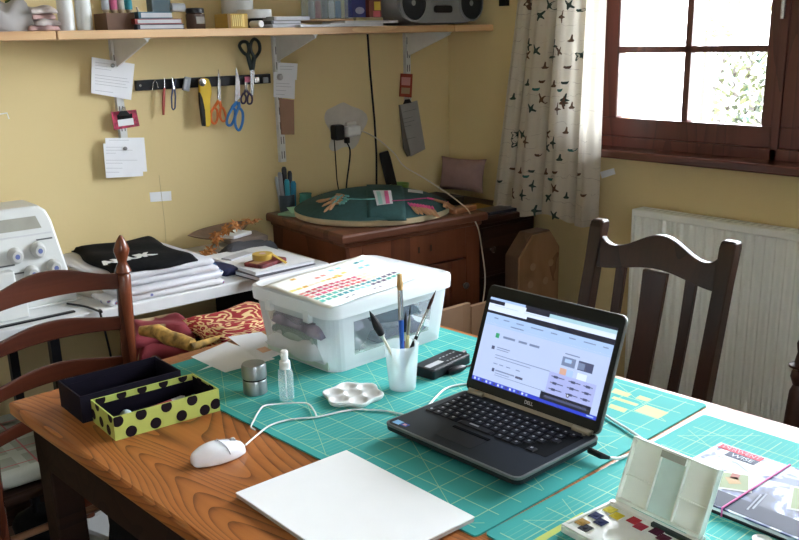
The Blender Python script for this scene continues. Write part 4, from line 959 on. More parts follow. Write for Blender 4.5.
clutter('paper_packet', 'folded brown-grey paper resting on the grey packet', 'paper', (1.44,2.56,DZ+.023), .13,.11,.02, plain((.26,.20,.17)), R(-8))
clutter('paper_packet', 'white folded paper beneath the dried garland', 'paper', (1.41,2.56,DZ+.044), .09,.07,.012, M_paper, R(20))
crumple('dark_cloth', 'dark grey cloth crumpled behind the notebooks', 'fabric', (1.40, 2.475, DZ+.0), .18, .07, .03, [plain((.08,.08,.09),.9)], 21, 1)
gl_ = thing('dried_garland', 'string of dried orange-gold flowers hanging along the dish', 'garland', (1.38, 2.50, DZ))
GP = [on_y(a, b_, 2.50)-Vector(gl_.location) for a, b_ in ((206,255),(215,243),(217,236),(227,230),(236,226),(246,224),(257,222))]
MB().tube(smoothpath(GP), .0025, 6).build('stem', plain((.35,.16,.05)), gl_)
M_og = mat('dried_orange', (.50,.20,.05), .6, var=.4); rr = random.Random(8)
for gp in [GP[0], GP[0]+Vector((.02,.0,.008)), GP[1], GP[1]+Vector((.012,-.006,.006)), GP[2], GP[3], GP[3]+Vector((.01,.0,-.008)), GP[4], GP[5], GP[5]+Vector((.012,0,.004)), GP[6]]:
    b = MB(Matrix.Translation(gp) @ Matrix.Scale(1.7, 4) @ Euler((rr.uniform(-1,1), rr.uniform(-1,1), rr.uniform(0,3))).to_matrix().to_4x4())
    for k in range(7):
        a = 2*PI*k/7; b.add([(0,0,0),(.008*math.cos(a-.35),.008*math.sin(a-.35),.004),(.015*math.cos(a),.015*math.sin(a),.001),(.008*math.cos(a+.35),.008*math.sin(a+.35),.004)], [(0,1,2,3)])
    b.ell((0,0,.003),(.004,.004,.004), 8, 4); b.build('dried_flower', M_og, gl_, solid=.001)

# under the desk: tub with fabrics
tub_ = thing('white_tub', 'white plastic tub on a stand behind the table end', 'tub', (1.03, 2.01, 0))
b = MB(); b.rings([[(x, y, z) for x, y in rrect(.34*s_, .26*s_, .03)] for s_, z in ((.80,.0),(.98,.60),(1.03,.60),(1.03,.625),(.98,.625),(.94,.60),(.78,.02))]); b.build('tub_shell', M_desk, tub_, smooth=True)
M_red, nt, b = nodes('red_gold_print'); wv = nt.nodes.new('ShaderNodeTexWave'); nt.links.new(coords(nt, kind='Generated'), wv.inputs[0]); wv.inputs['Scale'].default_value = 2.4; wv.inputs['Distortion'].default_value = 14; wv.inputs['Detail Scale'].default_value = 2.2; wv.inputs['Detail'].default_value = 1
nt.links.new(ramp(nt, wv.outputs['Fac'], [(.50, (.32,.012,.02)), (.62, (.40,.04,.03)), (.70, (.72,.45,.20)), (.9, (.75,.55,.28))]), b.inputs['Base Color']); b.inputs['Roughness'].default_value = .8
M_wine, nt, b = nodes('wine_print'); wv = nt.nodes.new('ShaderNodeTexVoronoi'); nt.links.new(coords(nt), wv.inputs['Vector']); wv.inputs['Scale'].default_value = 14
nt.links.new(ramp(nt, wv.outputs['Distance'], [(.15, (.45,.33,.18)), (.30, (.30,.20,.10)), (.36, (.18,.012,.02))]), b.inputs['Base Color']); b.inputs['Roughness'].default_value = .85
M_gold = mat('gold_roll', (.55,.33,.08), .7, var=.7, scale=50)
crumple('printed_fabric', 'bright red and gold printed fabric folded behind the table end', 'fabric', (1.10, 1.975, .626), .26, .22, .115, [M_red], 31, 4, rz=.1, amp=.2)
crumple('printed_fabric', 'wine-red fabric with gold medallions left of the bright red one', 'fabric', (.925, 2.085, .627), .17, .19, .105, [M_wine], 33, 3, rz=-.3, amp=.2)
b = MB(); P = [on_y(158,331,2.0), on_y(170,338,1.97), on_y(182,341,1.94), on_y(193,345,1.91)]
b.tube([P[0]-Vector((.03,-.03,0))]+P, [.012,.018,.019,.018,.016], 12); o = b.build('fabric_roll', M_gold, smooth=True); tag(o, 'small yellow-gold rolled fabric at the tub edge', 'fabric')
P = [on_y(193,347,1.90), on_y(205,343,1.90), on_y(222,337,1.90)]
b = MB(); b.tube(P, [.010,.009,.006], 10); tag(b.build('fabric_strip', M_gold, smooth=True), 'thin gold fabric strip trailing from the roll', 'fabric')
bx = MB(); bx.box((-.10,-.08,0),(.10,.08,.16)); o = bx.build('black_case', M_blackm, bevel=.004); o.location = (1.43,2.50,.50); tag(o, 'black case on the shelf stand below the desk', 'case')
lwst = thing('low_stand', 'low dark wooden stand under the desk carrying the black case', 'stand', (1.40, 2.50, 0))
b = MB(); b.box((-.16,-.12,.47),(.13,.12,.499)); b.build('stand_top', M_tdark, lwst)
for x in (-.15,.12):
    for y in (-.11,.10): MB().box((x-.012,y-.012,0),(x+.012,y+.012,.47)).build('leg', M_tdark, lwst)

# ------------------------------------------------------------------ cabinet
KZ = .84
cbn = thing('pine_cabinet', 'reddish pine cabinet with panelled door under the round pillow', 'cabinet', (1.8755, 2.436, 0), R(-4.5))
# local front at y=-.25
MB().rings([[(x, y, KZ-.028) for x, y in ((-.285,-.272),(.30,-.272),(.30,.238),(-.285,.238))], [(x, y, KZ-.008) for x, y in ((-.285,-.272),(.30,-.272),(.30,.238),(-.285,.238))], [(x, y, KZ) for x, y in ((-.280,-.267),(.295,-.267),(.295,.238),(-.280,.238))]]).build('top', M_cabt, cbn, bevel=.004)
b = MB(); b.box((-.268,-.258,KZ-.045),(.285,.238,KZ-.028)); b.build('moulding', M_cabt, cbn, bevel=.006)
b = MB(); b.box((-.26,-.24,0),(-.24,.237,KZ-.045)); b.box((.26,-.24,0),(.28,.237,KZ-.045)); b.box((-.24,.22,.05),(.26,.237,KZ-.045)); b.box((-.26,-.25,0),(-.20,-.22,KZ-.045)); b.box((.22,-.25,0),(.28,-.22,KZ-.045)); b.box((-.2,-.25,KZ-.15),(.22,-.22,KZ-.045)); b.box((-.2,-.25,0),(.22,-.22,.08)); b.build('carcass', M_cab, cbn, bevel=.003)
dr = MB(); dr.box((-.198,-.252,.085),(-.135,-.228,KZ-.155)); dr.box((.155,-.252,.085),(.218,-.228,KZ-.155)); dr.box((-.135,-.252,KZ-.225),(.155,-.228,KZ-.155)); dr.box((-.135,-.252,.085),(.155,-.228,.15)); dr.box((-.135,-.240,.15),(.155,-.230,KZ-.225))
door = dr.build('door', M_cab, cbn, bevel=.003)
kb_ = MB(Matrix.Translation((.205,-.252,.595)) @ Matrix.Rotation(PI/2, 4, 'X')); kb_.lathe([(.004,0),(.004,.008),(.010,.012),(.012,.018),(.008,.023),(.002,.025)], 16); kb_.build('door_knob', plain((.05,.04,.04),.3), door, smooth=True)
for x in (.02,.07): MB().box((x-.003,-.2515,KZ-.105),(x+.003,-.2500,KZ-.085)).build('nail_mark', plain((.04,.02,.01)), cbn)

# round lace pillow on top
PC = (1.878, 2.43)
pil = thing('lace_pillow', 'round dark teal lace-making pillow on the pine cabinet', 'lace pillow', (PC[0], PC[1], KZ))
PR = .268
MB().lathe([(PR-.01,0),(PR,.004),(PR,.020),(PR-.006,.024)], 64).build('wooden_rim', mat('cream_rim', (.55,.45,.28), .7), pil, smooth=True)
M_teal = mat('teal_velvet', (.020,.075,.075), .85, var=.15, bmp=.1, scale=60)
def domez(r): return .022+.060*max(0, 1-(r/PR)**2)**.8
MB().lathe([(PR*(1-k/14)+.0001 if k < 14 else .001, domez(PR*(1-k/14))) for k in range(15)], 64).build('pillow_dome', M_teal, pil, smooth=True)
b = MB(); vs = []
def blk(u, v_):
    x = .045+(u-.5)*.125; y = -PR*.99+v_*.50; a = R(-37.7); x, y = x*math.cos(a)-y*math.sin(a), x*math.sin(a)+y*math.cos(a); r = math.hypot(x, y); return (x, y, (.016 if v_ < .02 else domez(min(r, PR)))+.005)
b.sheet(blk, 8, 20); b.build('centre_block', M_teal, pil, smooth=True, solid=.003)
def domept(px, py):                      # where the sight line meets the dome
    d = ray(px, py); lo = None
    for k in range(400):
        t = 1.6+k*.004; q = Vector((0, 0, CZ))+d*(t/d.y*1.2)
        r = math.hypot(q.x-PC[0], q.y-PC[1])
        if r < PR and q.z < KZ+domez(r)+.005: return q+Vector((0, 0, .001))
        if r > PR and q.z < KZ+.03: break
    r = max(r, 1e-6); f = min(1, (PR-.004)/r)
    return Vector((PC[0]+(q.x-PC[0])*f, PC[1]+(q.y-PC[1])*f, KZ+domez(min(r, PR-.004))+.006))
b = MB()
def strip(pxs, mi, dz):
    Q4 = [domept(a, c)-Vector((PC[0], PC[1], KZ)) for a, c in pxs]
    def fn(u, v_):
        q = Q4[0]*(1-u)*(1-v_)+Q4[1]*u*(1-v_)+Q4[2]*u*v_+Q4[3]*(1-u)*v_; return (q.x, q.y, domez(math.hypot(q.x, q.y))+dz)
    b.sheet(fn, 5, 5, mi=mi)
strip([(374,192),(392,192),(394,205),(378,207)], 0, .009); strip([(377,193),(381,193),(384,206),(380,206.5)], 1, .0102); strip([(385,192.5),(389,192.5),(391,205),(387,205.5)], 2, .0102); strip([(409,190.5),(424,192),(424,195),(409,193.5)], 0, .009)
b.build('lace_pattern', [plain((.62,.64,.68)), plain((.30,.55,.52)), plain((.65,.12,.30))], pil)
M_bob = mat('bobbin_wood', (.50,.27,.14), .5, var=.15); M_pk = plain((.72,.10,.28),.7); M_tq = plain((.15,.42,.42),.6)
def bobbin(p, q, wrap, label, group, first=[None, None]):
    d = q-p; 
    i = 0 if wrap is M_pk else 1
    if first[i] is None:
        o = thing('lace_bobbin', label, 'bobbin', p, group=group)
        a = MB(Matrix.Rotation(PI/2, 4, 'Y')); a.lathe([(.0012,.022),(.0036,.028),(.0050,.046),(.0042,.062),(.0014,.070)], 8); a.build('shank', M_bob, o, smooth=True)
        a = MB(Matrix.Rotation(PI/2, 4, 'Y')); a.lathe([(.0022,0),(.0032,.003),(.0032,.018),(.0018,.022)], 8); a.build('thread_winding', wrap, o, smooth=True)
        first[i] = o
    else:
        o = dup(first[i], p, label=label, group=group)
    o.rotation_euler = (0, -math.atan2(d.z, math.hypot(d.x, d.y)), math.atan2(d.y, d.x)); return o
rb_ = random.Random(11)
for k in range(9):
    p = domept(409+k*3.0, 203.0+.45*k); q = domept(418+k*3.9, 212.5+.3*(k % 2)); bobbin(p, p+(q-p).normalized()*.05, M_pk, 'wooden bobbin with pink thread in the front fan', 'pink-thread bobbins in the front fan')
for k in range(8):
    p = domept(428+k*3.0, 198+.6*k); q = domept(442+k*3.4, 202+1.0*k); bobbin(p, p+(q-p).normalized()*.05, M_pk, 'wooden bobbin with pink thread fanned to the right rim', 'pink-thread bobbins at the right rim')
for k in range(14):
    p = domept(350-(k % 7)*2.2, 196.5+(k % 5)*2.1); q = domept(334-(k % 4)*3, 194+k*1.0); bobbin(p+Vector((0,0,.004*(k//7))), p+(q-p).normalized()*.04, M_tq, 'pale wooden bobbin in the heap at the left of the pillow', 'turquoise-thread bobbins heaped on the left')
def thr(name, label, pts, r, m):
    P = [domept(a, b_)+Vector((0,0,.006)) for a, b_ in pts]; o = MB().tube(P, r, 5).build(name, m); tag(o, label, 'thread')
thr('turquoise_threads', 'turquoise threads stretched left from the lace pattern', ((350,201),(362,201.5),(376,201)), .0016, M_tq)
thr('pink_threads', 'pink threads stretched right from the lace pattern', ((393,203),(410,202),(428,200)), .0016, plain((.45,.05,.18)))

# pen pot, sticky notes, jar, phone, bowls
pq = on_z(288, 209, KZ)
pot = thing('pen_pot', 'dark pot crammed with blue and black pens by the wall', 'pen pot', (on_y(288,200,2.655).x, 2.655, KZ)); pot.scale = (.85, .85, .8)
MB().lathe([(.030,0),(.032,.002),(.033,.075),(.030,.076),(.028,.01)], 20).build('pot', plain((.03,.045,.06),.4), pot, smooth=True)
for k, (dx, dy, h, tx_, c, r) in enumerate(((-.014,0,.135,-.12,(.25,.25,.26),.008),(.0,.010,.150,.02,(.012,.012,.015),.009),(.013,.002,.135,.08,(.015,.02,.03),.008),(.018,-.010,.100,.10,(.02,.20,.35),.010),(-.004,-.014,.110,-.02,(.03,.30,.42),.009),(-.018,.010,.120,-.2,(.4,.42,.45),.006))):
    o = MB().lathe([(r*.6,0),(r,.006),(r,h-.008),(r*.6,h)], 10).build('felt_pen', plain(c,.4), smooth=True); o.location = (pot.location.x+dx, pot.location.y+dy, KZ+.006); o.rotation_euler = (0, tx_*.6, 0)
    tag(o, ['grey pen leaning left in the pen pot','tallest black pen in the pen pot','black pen right of the tallest one','dark blue marker at the right of the pen pot','bright blue marker at the front of the pen pot','slim light grey pen at the far left of the pot'][k], 'pen')
jq = on_z(306, 207, KZ)
jr = thing('glass_jar', 'small turquoise glass jar right of the pen pot', 'jar', (on_y(306,200,2.66).x, 2.655, KZ))
MB().lathe([(.018,0),(.022,.003),(.024,.03),(.020,.048),(.023,.055),(.021,.055),(.018,.047),(.021,.03),(.018,.005)], 22).build('vessel', M_aqua, jr, smooth=True)
nq = Vector((on_y(287,212,2.64).x+.004, 2.63, KZ)); clutter('sticky_notes', 'block of pale green sticky notes before the pen pot', 'notes', (nq.x-.005, nq.y-.035, KZ), .075,.075,.008, plain((.30,.52,.36)), R(20))
o = clutter('sticky_note', 'loose green sticky note tilted on the note block', 'note', (nq.x+.010, nq.y-.045, KZ+.009), .065,.05,.001, plain((.42,.72,.52)), R(-15), R(14)); o.location.z = KZ+.017
pf = thing('cordless_phone', 'black cordless phone standing upright by the wall cable', 'phone', (on_z(388,195,KZ).x, 2.625, KZ))
M_ph = M_black
b = MB(); b.prism(rrect(.06,.06,.012), 0, .02); b.build('cradle', M_ph, pf, bevel=.003)
b = MB(Matrix.Translation((0,0,.012)) @ Matrix.Rotation(R(-9), 4, 'Y') @ Matrix.Rotation(R(-8), 4, 'X')); b.rings([[(x, y, z) for x, y in rrect(.042*s_, .024*s_, .008)] for s_, z in ((.85,0),(1,.02),(1,.13),(.92,.155),(.8,.160))]); b.build('handset', M_ph, pf, smooth=True)
gq = on_z(416, 193, KZ)
gb_ = thing('green_tub', 'small round lime green tub behind the pillow', 'tub', (2.150, 2.615, KZ)); gb_.scale = (1.1, 1.1, 1.5)
MB().lathe([(.028,0),(.032,.003),(.036,.028),(.037,.032),(.034,.032),(.030,.006)], 24).build('bowl', plain((.22,.42,.10),.4), gb_, smooth=True)
o = MB().tube(smoothpath([on_z(a, b_, KZ+.006) for a, b_ in ((322,196),(321,193),(330,190),(340,191),(346,188))]+[on_z(346,188,KZ+.01)+Vector((.03,.0,0))]), .005).build('black_strap', M_black, smooth=True); tag(o, 'coiled black strap behind the left of the pillow', 'strap')

# dark chest of drawers with its stuff
HZ = .80
chs = thing('chest_of_drawers', 'dark wooden chest of drawers in the corner under the cushion', 'chest', (2.315, 2.45, 0))
MB().box((-.133,-.25,HZ-.02),(.172,.24,HZ)).build('top', M_chest, chs, bevel=.004)
MB().box((-.128,-.228,0),(.160,.235,HZ-.02)).build('carcass', M_chest, chs, bevel=.003)
for k in range(4):
    z0 = .06+k*.18; d_ = MB().box((-.120,-.240,z0),(.140,-.228,z0+.165)).build('drawer', M_chest, chs, bevel=.003)
    for x in (-.08, .07):
        kk = MB(Matrix.Translation((x,-.240,z0+.085)) @ Matrix.Rotation(PI/2, 4, 'X')); kk.lathe([(.004,0),(.005,.008),(.012,.014),(.008,.020)], 14); kk.build('knob', plain((.03,.012,.008),.3), d_, smooth=True)
pwd = clutter('wood_offcut', 'short pale orange wood block on the cabinet edge', 'wood block', (2.165, 2.255, KZ), .11,.035,.018, wood('offcut', (.42,.20,.10), (.34,.15,.07), (.22,.09,.04), 'x', 6), R(8))
pwd.location = (2.095, 2.205, KZ); 
clutter('wood_offcut', 'lower wood block beside the cabinet corner on the chest', 'wood block', (2.168, 2.235, HZ), .065,.05,.020, MATS['offcut'], R(5))
clutter('yellow_folder', 'mustard yellow folder on the chest top', 'folder', (2.29, 2.36, HZ), .16,.14,.008, plain((.32,.19,.03)), R(-6))
clutter('dark_book', 'dark navy book in front of the yellow folder', 'book', (2.335, 2.27, HZ), .17,.09,.012, plain((.02,.025,.04),.3), R(-3))
clutter('dark_box', 'flat dark case at the back of the chest top', 'case', (2.27, 2.55, HZ), .17,.16,.03, plain((.03,.02,.015)), R(0))
cu = thing('pink_cushion', 'small square dusty pink cushion propped in the corner', 'cushion', (2.405, 2.545, HZ+.030), rot=(0, R(10), R(12))); cu.scale = (.9, .86, .84)
rings = []
for k in range(9):
    t = k/8*2-1; s_ = (1-abs(t)**2.6)**.45 if abs(t) < 1 else .0; s_ = max(s_, .88)
    rings.append([(t*.028*(1-.75*max(abs(y)/.125, abs(z)/.085)**3), y*(.9+.1*s_), .085+z*(.9+.1*s_)) for y, z in rrect(.235,.155,.006,3)])
def cus(sgn):
    def fn(u, v_):
        y = (u-.5)*.235; z = (v_-.5)*.150; e = (1-(2*u-1)**4)*(1-(2*v_-1)**4); pin = 1+.05*((2*u-1)**2*(2*v_-1)**2); sag = 1-.06*(1-(2*v_-1)**2)*abs(2*u-1)**3
        return (sgn*.034*max(e, 0)**.5, y*pin*sag, .082+z*pin*(1-.05*(1-(2*u-1)**2)*abs(2*v_-1)**3))
    return fn
b = MB(); b.sheet(cus(1), 16, 12); b.sheet(cus(-1), 16, 12); b.build('cushion_cover', mat('dusty_pink', (.30,.185,.165), .9, var=.1, bmp=.2), cu, smooth=True)

# octagonal wooden case
oc = thing('octagonal_case', 'tall wooden case with clipped corners and worn patterned front', 'wooden case', (2.255, 2.0, 0))
op = [(-.103,.10),(-.103,.705),(-.035,.775),(.055,.775),(.103,.715),(.103,.10),(.05,0),(-.05,0)]
b = MB(); b.rings([[(x, .004, z) for x, z in op], [(x, .06, z) for x, z in op]]); b.build('case_body', M_box, oc, bevel=.003)
b = MB(); b.rings([[(x*.97, -.004, .39+(z-.39)*.985) for x, z in op], [(x*.97, .004, .39+(z-.39)*.985) for x, z in op]]); b.build('front_panel', M_burl, oc, bevel=.002)
b = MB()
for x, z in ((-.035,.66),(.03,.60),(-.05,.54),(.055,.66),(.045,.52),(-.02,.46),(-.045,.60)):
    q = MB(Matrix.Translation((x,-.0045,z)) @ Matrix.Rotation(PI/2, 4, 'X')); q.lathe([(.013,0),(.013,.0012),(.009,.002),(.002,.0022)], 18); q.build('rosette', mat('rosette_wood', (.42,.26,.15), .6), oc, smooth=True)

# ------------------------------------------------------------------ curtain
CUX = 2.385
cy0, cy1 = 1.868, 2.345
def fold(y, z):
    v_ = (z-.795)/(2.08-.795); u = (y-cy0)/((cy1-cy0)*(1-.25*min(1, max(v_, 0)*1.7))); cr = [-.02, .21, .53+.03*v_, .84+.02*v_, 1.05]
    x = 0
    for a, b_ in zip(cr, cr[1:]):
        if a <= u <= b_: x = -.022*math.sin(PI*(u-a)/(b_-a))**.55 - .003*math.sin(5*PI*(u-a)/(b_-a))
    for c_ in cr[1:4]: x += .010*math.exp(-((u-c_)/.018)**2)
    if u < .10: x += .016*(1-u/.10)
    return CUX+.012+x
def cpt(u, v_):
    z = .795+v_*(2.08-.795); sp_ = 1-.10*v_*min(1, 1)
    y = cy0+(cy1-cy0)*u*(1-.25*min(1, v_*1.7)); zz = z-(.012*math.sin(u*11) if v_ < .001 else 0)
    return (fold(y, z), y, zz)
curt = thing('curtain', 'cream curtain printed with flying ducks, left of the window', 'curtain', (CUX, 2.1, .79))
off = Vector(curt.location)
cm, nt, b = nodes('curtain_cream'); o_ = nt.nodes['Material Output']
x = X(nt); sp = nt.nodes.new('ShaderNodeSeparateXYZ'); nt.links.new(coords(nt), sp.inputs[0])
nz_ = noise(nt, coords(nt), 14, 2, 1.0); ln = x.line(x.f('ADD', sp.outputs[2], x.f('MULTIPLY', nz_, .05)), .045, .0012); ln = x.f('MULTIPLY', ln, x.f('GREATER_THAN', noise(nt, coords(nt), 22, 1), .48))
cc = mix_col(nt, x.f('MULTIPLY', ln, .6), (.62,.57,.49), (.22,.17,.15)); nt.links.new(cc, b.inputs['Base Color']); b.inputs['Roughness'].default_value = .95
tl = nt.nodes.new('ShaderNodeBsdfTranslucent'); nt.links.new(cc, tl.inputs[0]); mx = nt.nodes.new('ShaderNodeMixShader'); mx.inputs[0].default_value = .42
nt.links.new(b.outputs[0], mx.inputs[1]); nt.links.new(tl.outputs[0], mx.inputs[2]); nt.links.new(mx.outputs[0], o_.inputs[0])
b = MB(Matrix.Translation(-off)); b.sheet(cpt, 180, 40, mi=0)
FLY = [(0,.0),(.012,.004),(.022,.020),(.027,.018),(.021,-.001),(.034,-.006),(.036,-.010),(.024,-.010),(.018,-.012),(.016,-.028),(.010,-.026),(.008,-.010),(-.004,-.006)]
SWM = [(-.016,.0),(-.012,.006),(-.006,.004),(.006,.005),(.016,.007),(.012,-.001),(.006,-.005),(-.008,-.005)]
SWB = [(-.014,-.003),(-.004,.004),(.002,.020),(.007,.018),(.007,.004),(.014,.0),(.010,-.006),(-.008,-.007)]
def bird(px, py, shape, mi, sc_=1.0, ang=0):
    c = on_x(px, py, CUX-.005); ca, sa = math.cos(ang), math.sin(ang); P = []
    mx_ = sum(p[0] for p in shape)/len(shape); my_ = sum(p[1] for p in shape)/len(shape)
    P = [((p[0]-mx_)*sc_, (p[1]-my_)*sc_) for p in shape]; P = [(p[0]*ca-p[1]*sa, p[0]*sa+p[1]*ca) for p in P]
    # finely follow the folds: fan from centre with subdivided edges
    pts = []
    for i in range(len(P)):
        a, d = P[i], P[(i+1) % len(P)]
        for k in range(2): pts.append((a[0]+(d[0]-a[0])*k/2, a[1]+(d[1]-a[1])*k/2))
    V3 = []
    for a, h_ in [(0,0)]+pts:
        y = c.y-a; z = c.z+h_; V3.append((fold(y, z)-.0022, y, z))
    b.add(V3, [(0, i+1, (i+1) % len(pts)+1) for i in range(len(pts))], mi)
G_, Br, Tq = 1, 2, 3
fly = [(528.7,4),(543,16),(551,5),(564,17),(572,4.5),(530,45),(528,56),(539,50),(555,46),(561,51),(553,57),(580,56),(543,99),(567,100),(534,108),(560,109),(515.5,135),(515,144),(528,142),(524,134),(555,143),(548,135),(548,147),(534,186),(557,188),(525,195),(550,198),(513,194),(536,211),(557,215),(566,103)]
for i, (a, c_) in enumerate(fly): bird(a, c_, FLY, G_ if i % 3 else Br, .88, [.2,-.5,.9,.1,1.2][i % 5])
for i, (a, c_) in enumerate([(580.7,10),(546,66),(569.5,67),(529,83),(543,81.5),(555,84.5),(567,82.5),(573,106),(538.6,155),(562,158),(513,169),(522,171),(533,171),(547,172),(557,172),(567.6,196),(585,195),(573,39),(501.6,181),(567.6,131),(579,174),(515,97)]): bird(a, c_, SWB if i % 2 else SWM, Br if i % 3 else G_, .92)
for a, c_ in ((538,89),(562,90),(528,176),(552,179),(572,150)): bird(a, c_, SWM, Tq, .95)
# the printed ducks repeat above the frame too
for r in range(4):
    for k in range(4): bird(535+k*14, -25-r*38+(k % 2)*9, FLY, 1+(r+k) % 2, 1.25, k*.6)
b.build('drape', [cm, mat('duck_green', (.030,.055,.045), .9), mat('duck_brown', (.11,.055,.03), .9), mat('duck_teal', (.02,.12,.11), .9)], curt, smooth=True)
MB().tube([(0,-.62,1.32),(0,.30,1.32)], .012, 12).build('curtain_heading', M_tdark, curt, smooth=True)
MB().box((-.005,.24,1.31),(.105,.26,1.33)).build('rail_bracket', M_tdark, curt)

# ------------------------------------------------------------------ shelf, brackets, things on it
SZ0, SZ1 = 1.432, 1.4545
def plank(x0, x1, label):
    o = MB().box((-(x1-x0)/2,-.125,0),((x1-x0)/2,.125,SZ1-SZ0)).build('shelf_board', M_shelf, bevel=.002); o.location = ((x0+x1)/2, 2.574, SZ0); tag(o, label, 'shelf')
plank(-.9, .872, 'pine shelf board at the left end, under the pale cloths')
plank(.876, 2.288, 'long middle pine shelf board above the tool strip')
plank(2.291, 2.486, 'short pine shelf board end in the right corner')
def bracket(x, zb_, label, first=[None]):
    o = thing('shelf_bracket', label, 'bracket', (x, 2.70, SZ0), group=None)
    hgt = SZ0-zb_
    b = MB(); b.box((-.011,-.018,-hgt),(.011,-.001,.0)); b.build('slotted_upright', M_bracket, o)
    b = MB(); n = int(hgt/.05)
    for k in range(n):
        for dx in (-.005,.005): b.box((dx-.0013,-.0186,-hgt+.012+k*.05),(dx+.0013,-.0180,-hgt+.037+k*.05))
    b.build('slots', M_slot, o)
    b = MB(); b.rings([[(-.003,-.010,-.002),(-.003,-.250,-.002),(-.003,-.250,-.010),(-.003,-.010,-.085)], [(.003,-.010,-.002),(.003,-.250,-.002),(.003,-.250,-.010),(.003,-.010,-.085)]]); b.box((-.008,-.25,-.004),(.008,-.010,-.0005)); b.build('arm', M_bracket, o)
bracket(1.124, 1.05, 'white slotted shelf bracket behind the left pinned sheets')
bracket(1.690, 1.010, 'white slotted shelf bracket right of the tool strip')
bracket(2.268, 1.03, 'white slotted shelf bracket near the right corner')

def sx(px, y=2.53): return on_y(px, 31, y).x
def put(o, px, y=2.53, z=SZ1, dx=0): o.location = (sx(px, y)+dx, y, z); return o
crumple('pale_cloth', 'blurred pale grey cloth heaped at the far left of the shelf', 'fabric', (sx(4), 2.53, SZ1), .13, .14, .075, [plain((.36,.34,.33),.9)], 41, 1)
crumple('pink_cloth', 'pinkish folded cloth next to the pale heap on the shelf', 'fabric', (sx(39), 2.53, SZ1), .075, .14, .062, [plain((.42,.26,.24),.9), plain((.48,.42,.40),.9)], 42, 4)
tl_ = thing('silk_flower', 'yellow and green flower on top of the pale cloth', 'flower', (sx(18), 2.53, SZ1+.07))
for k in range(6):
    a = k*PI/3; MB(Matrix.Translation((.014*math.cos(a),.0,.016+.014*math.sin(a)))).ell((0,0,0),(.014,.006,.010), 10, 6).build('petal', plain((.45,.38,.04)) if k % 2 else plain((.06,.10,.03)), tl_, smooth=True)
for px in (70, 88):
    v1 = thing('white_vase', 'tall white cylinder vase, %s of the pair on the shelf' % ('left' if px == 70 else 'right'), 'vase', (sx(px), 2.54, SZ1)); MB().lathe([(.018,0),(.021,.002),(.0215,.05),(.019,.14),(.016,.16),(.013,.16),(.015,.12),(.016,.01)], 22).build('vessel', M_serg, v1, smooth=True)
bxs = thing('spool_box', 'wooden box of thread spools on the shelf', 'box', (sx(120), 2.53, SZ1))
M_br2 = plain((.12,.06,.035)); open_box(bxs, .10, .09, .045, .004, [M_br2, M_br2])
for k, (dx, c, l_) in enumerate(((-.036,(.35,.36,.38),'grey spool at the left of the wooden spool box'),(-.013,(.5,.10,.20),'pink spool in the wooden spool box'),(.008,(.35,.33,.28),'cream spool in the middle of the spool box'),(.031,(.02,.22,.26),'teal spool at the right of the wooden spool box'))):
    s0 = thing('thread_spool', l_, 'thread spool', (bxs.location.x+dx, 2.52, SZ1+.005)); MB().lathe([(.009,0),(.009,.004),(.007,.005),(.007,.045),(.009,.046),(.009,.05)], 14).build('bobbin_core', plain((.35,.25,.15)), s0, smooth=True); MB().lathe([(.0105,.050),(.0105,.085),(.006,.090)], 14).build('wound_thread', plain(c), s0, smooth=True)
pn = thing('slim_marker', 'slim pale pen leaning on the wooden spool box', 'pen', (sx(136), 2.44+.03, SZ1)); MB().tube([(0,0,0),(-.01,.01,.06)], .003, 8).build('barrel', plain((.45,.38,.3)), pn)
def sbook(px0, px1, z, h, c, label, d=.16, pg=(.45,.45,.47), y=2.54, rz=0, name='paperback', cat='book'):
    a, c2 = sx(px0, y-d/2), sx(px1, y-d/2); o = thing(name, label, cat, ((a+c2)/2, y, z), rz); w = c2-a
    MB().box((-w/2,-d/2,0),(w/2,d/2,h*.15)).build('back_cover', plain(c,.4), o); MB().box((-w/2+.008,-d/2+.001,h*.15),(w/2-.002,d/2-.001,h*.85)).build('pages', plain(pg), o); MB().box((-w/2,-d/2,h*.85),(w/2,d/2,h)).build('front_cover', plain(c,.4), o)
    MB().box((-w/2,-d/2,h*.15),(-w/2+.008,d/2,h*.85)).build('spine', plain(c,.4), o); return o
sbook(139,186,SZ1,.014,(.05,.05,.07),'dark-covered book at the bottom of the left shelf pile')
sbook(137,184,SZ1+.0145,.014,(.25,.03,.03),'red-spined book second in the left shelf pile')
sbook(141,175,SZ1+.029,.018,(.03,.10,.14),'blue-covered book on top of the left shelf pile')
tg = MB(Matrix.Rotation(PI/2, 4, 'Y')).lathe([(.012,-.02),(.012,.02),(.009,.02),(.009,-.02)], 16, caps=False).build('tape_reel', plain((.35,.36,.38),.3), smooth=True); tg.location = (sx(176)+.0, 2.50, SZ1+.060); tag(tg, 'clear adhesive tape reel on top of the left book pile', 'tape')
clutter('glass_block', 'clear and black glass block at the back of the book pile', 'ornament', (sx(162,2.6), 2.60, SZ1+.048), .06,.04,.09, plain((.10,.14,.16),.2), 0)
bj = thing('brown_jar', 'brown jar with a black lid on the shelf', 'jar', (sx(199), 2.54, SZ1)); MB().lathe([(.026,0),(.028,.003),(.028,.042),(.024,.046)], 22).build('vessel', plain((.10,.06,.045),.25), bj, smooth=True); MB().lathe([(.027,.046),(.027,.058),(.024,.060)], 22).build('lid', M_black, bj, smooth=True)
MB().box((-.012,-.0295,.015),(.015,-.0275,.035)).build('jar_label', plain((.3,.28,.25)), bj)
mc = thing('mustard_pack', 'mustard carton with dark comb-like stripes on the shelf', 'carton', (sx(228), 2.50, SZ1)); mc.scale = (.76, 1, 1); MB().box((-.046,-.04,0),(.046,.04,.042)).build('carton', plain((.42,.26,.05),.5), mc, bevel=.003)
b = MB()
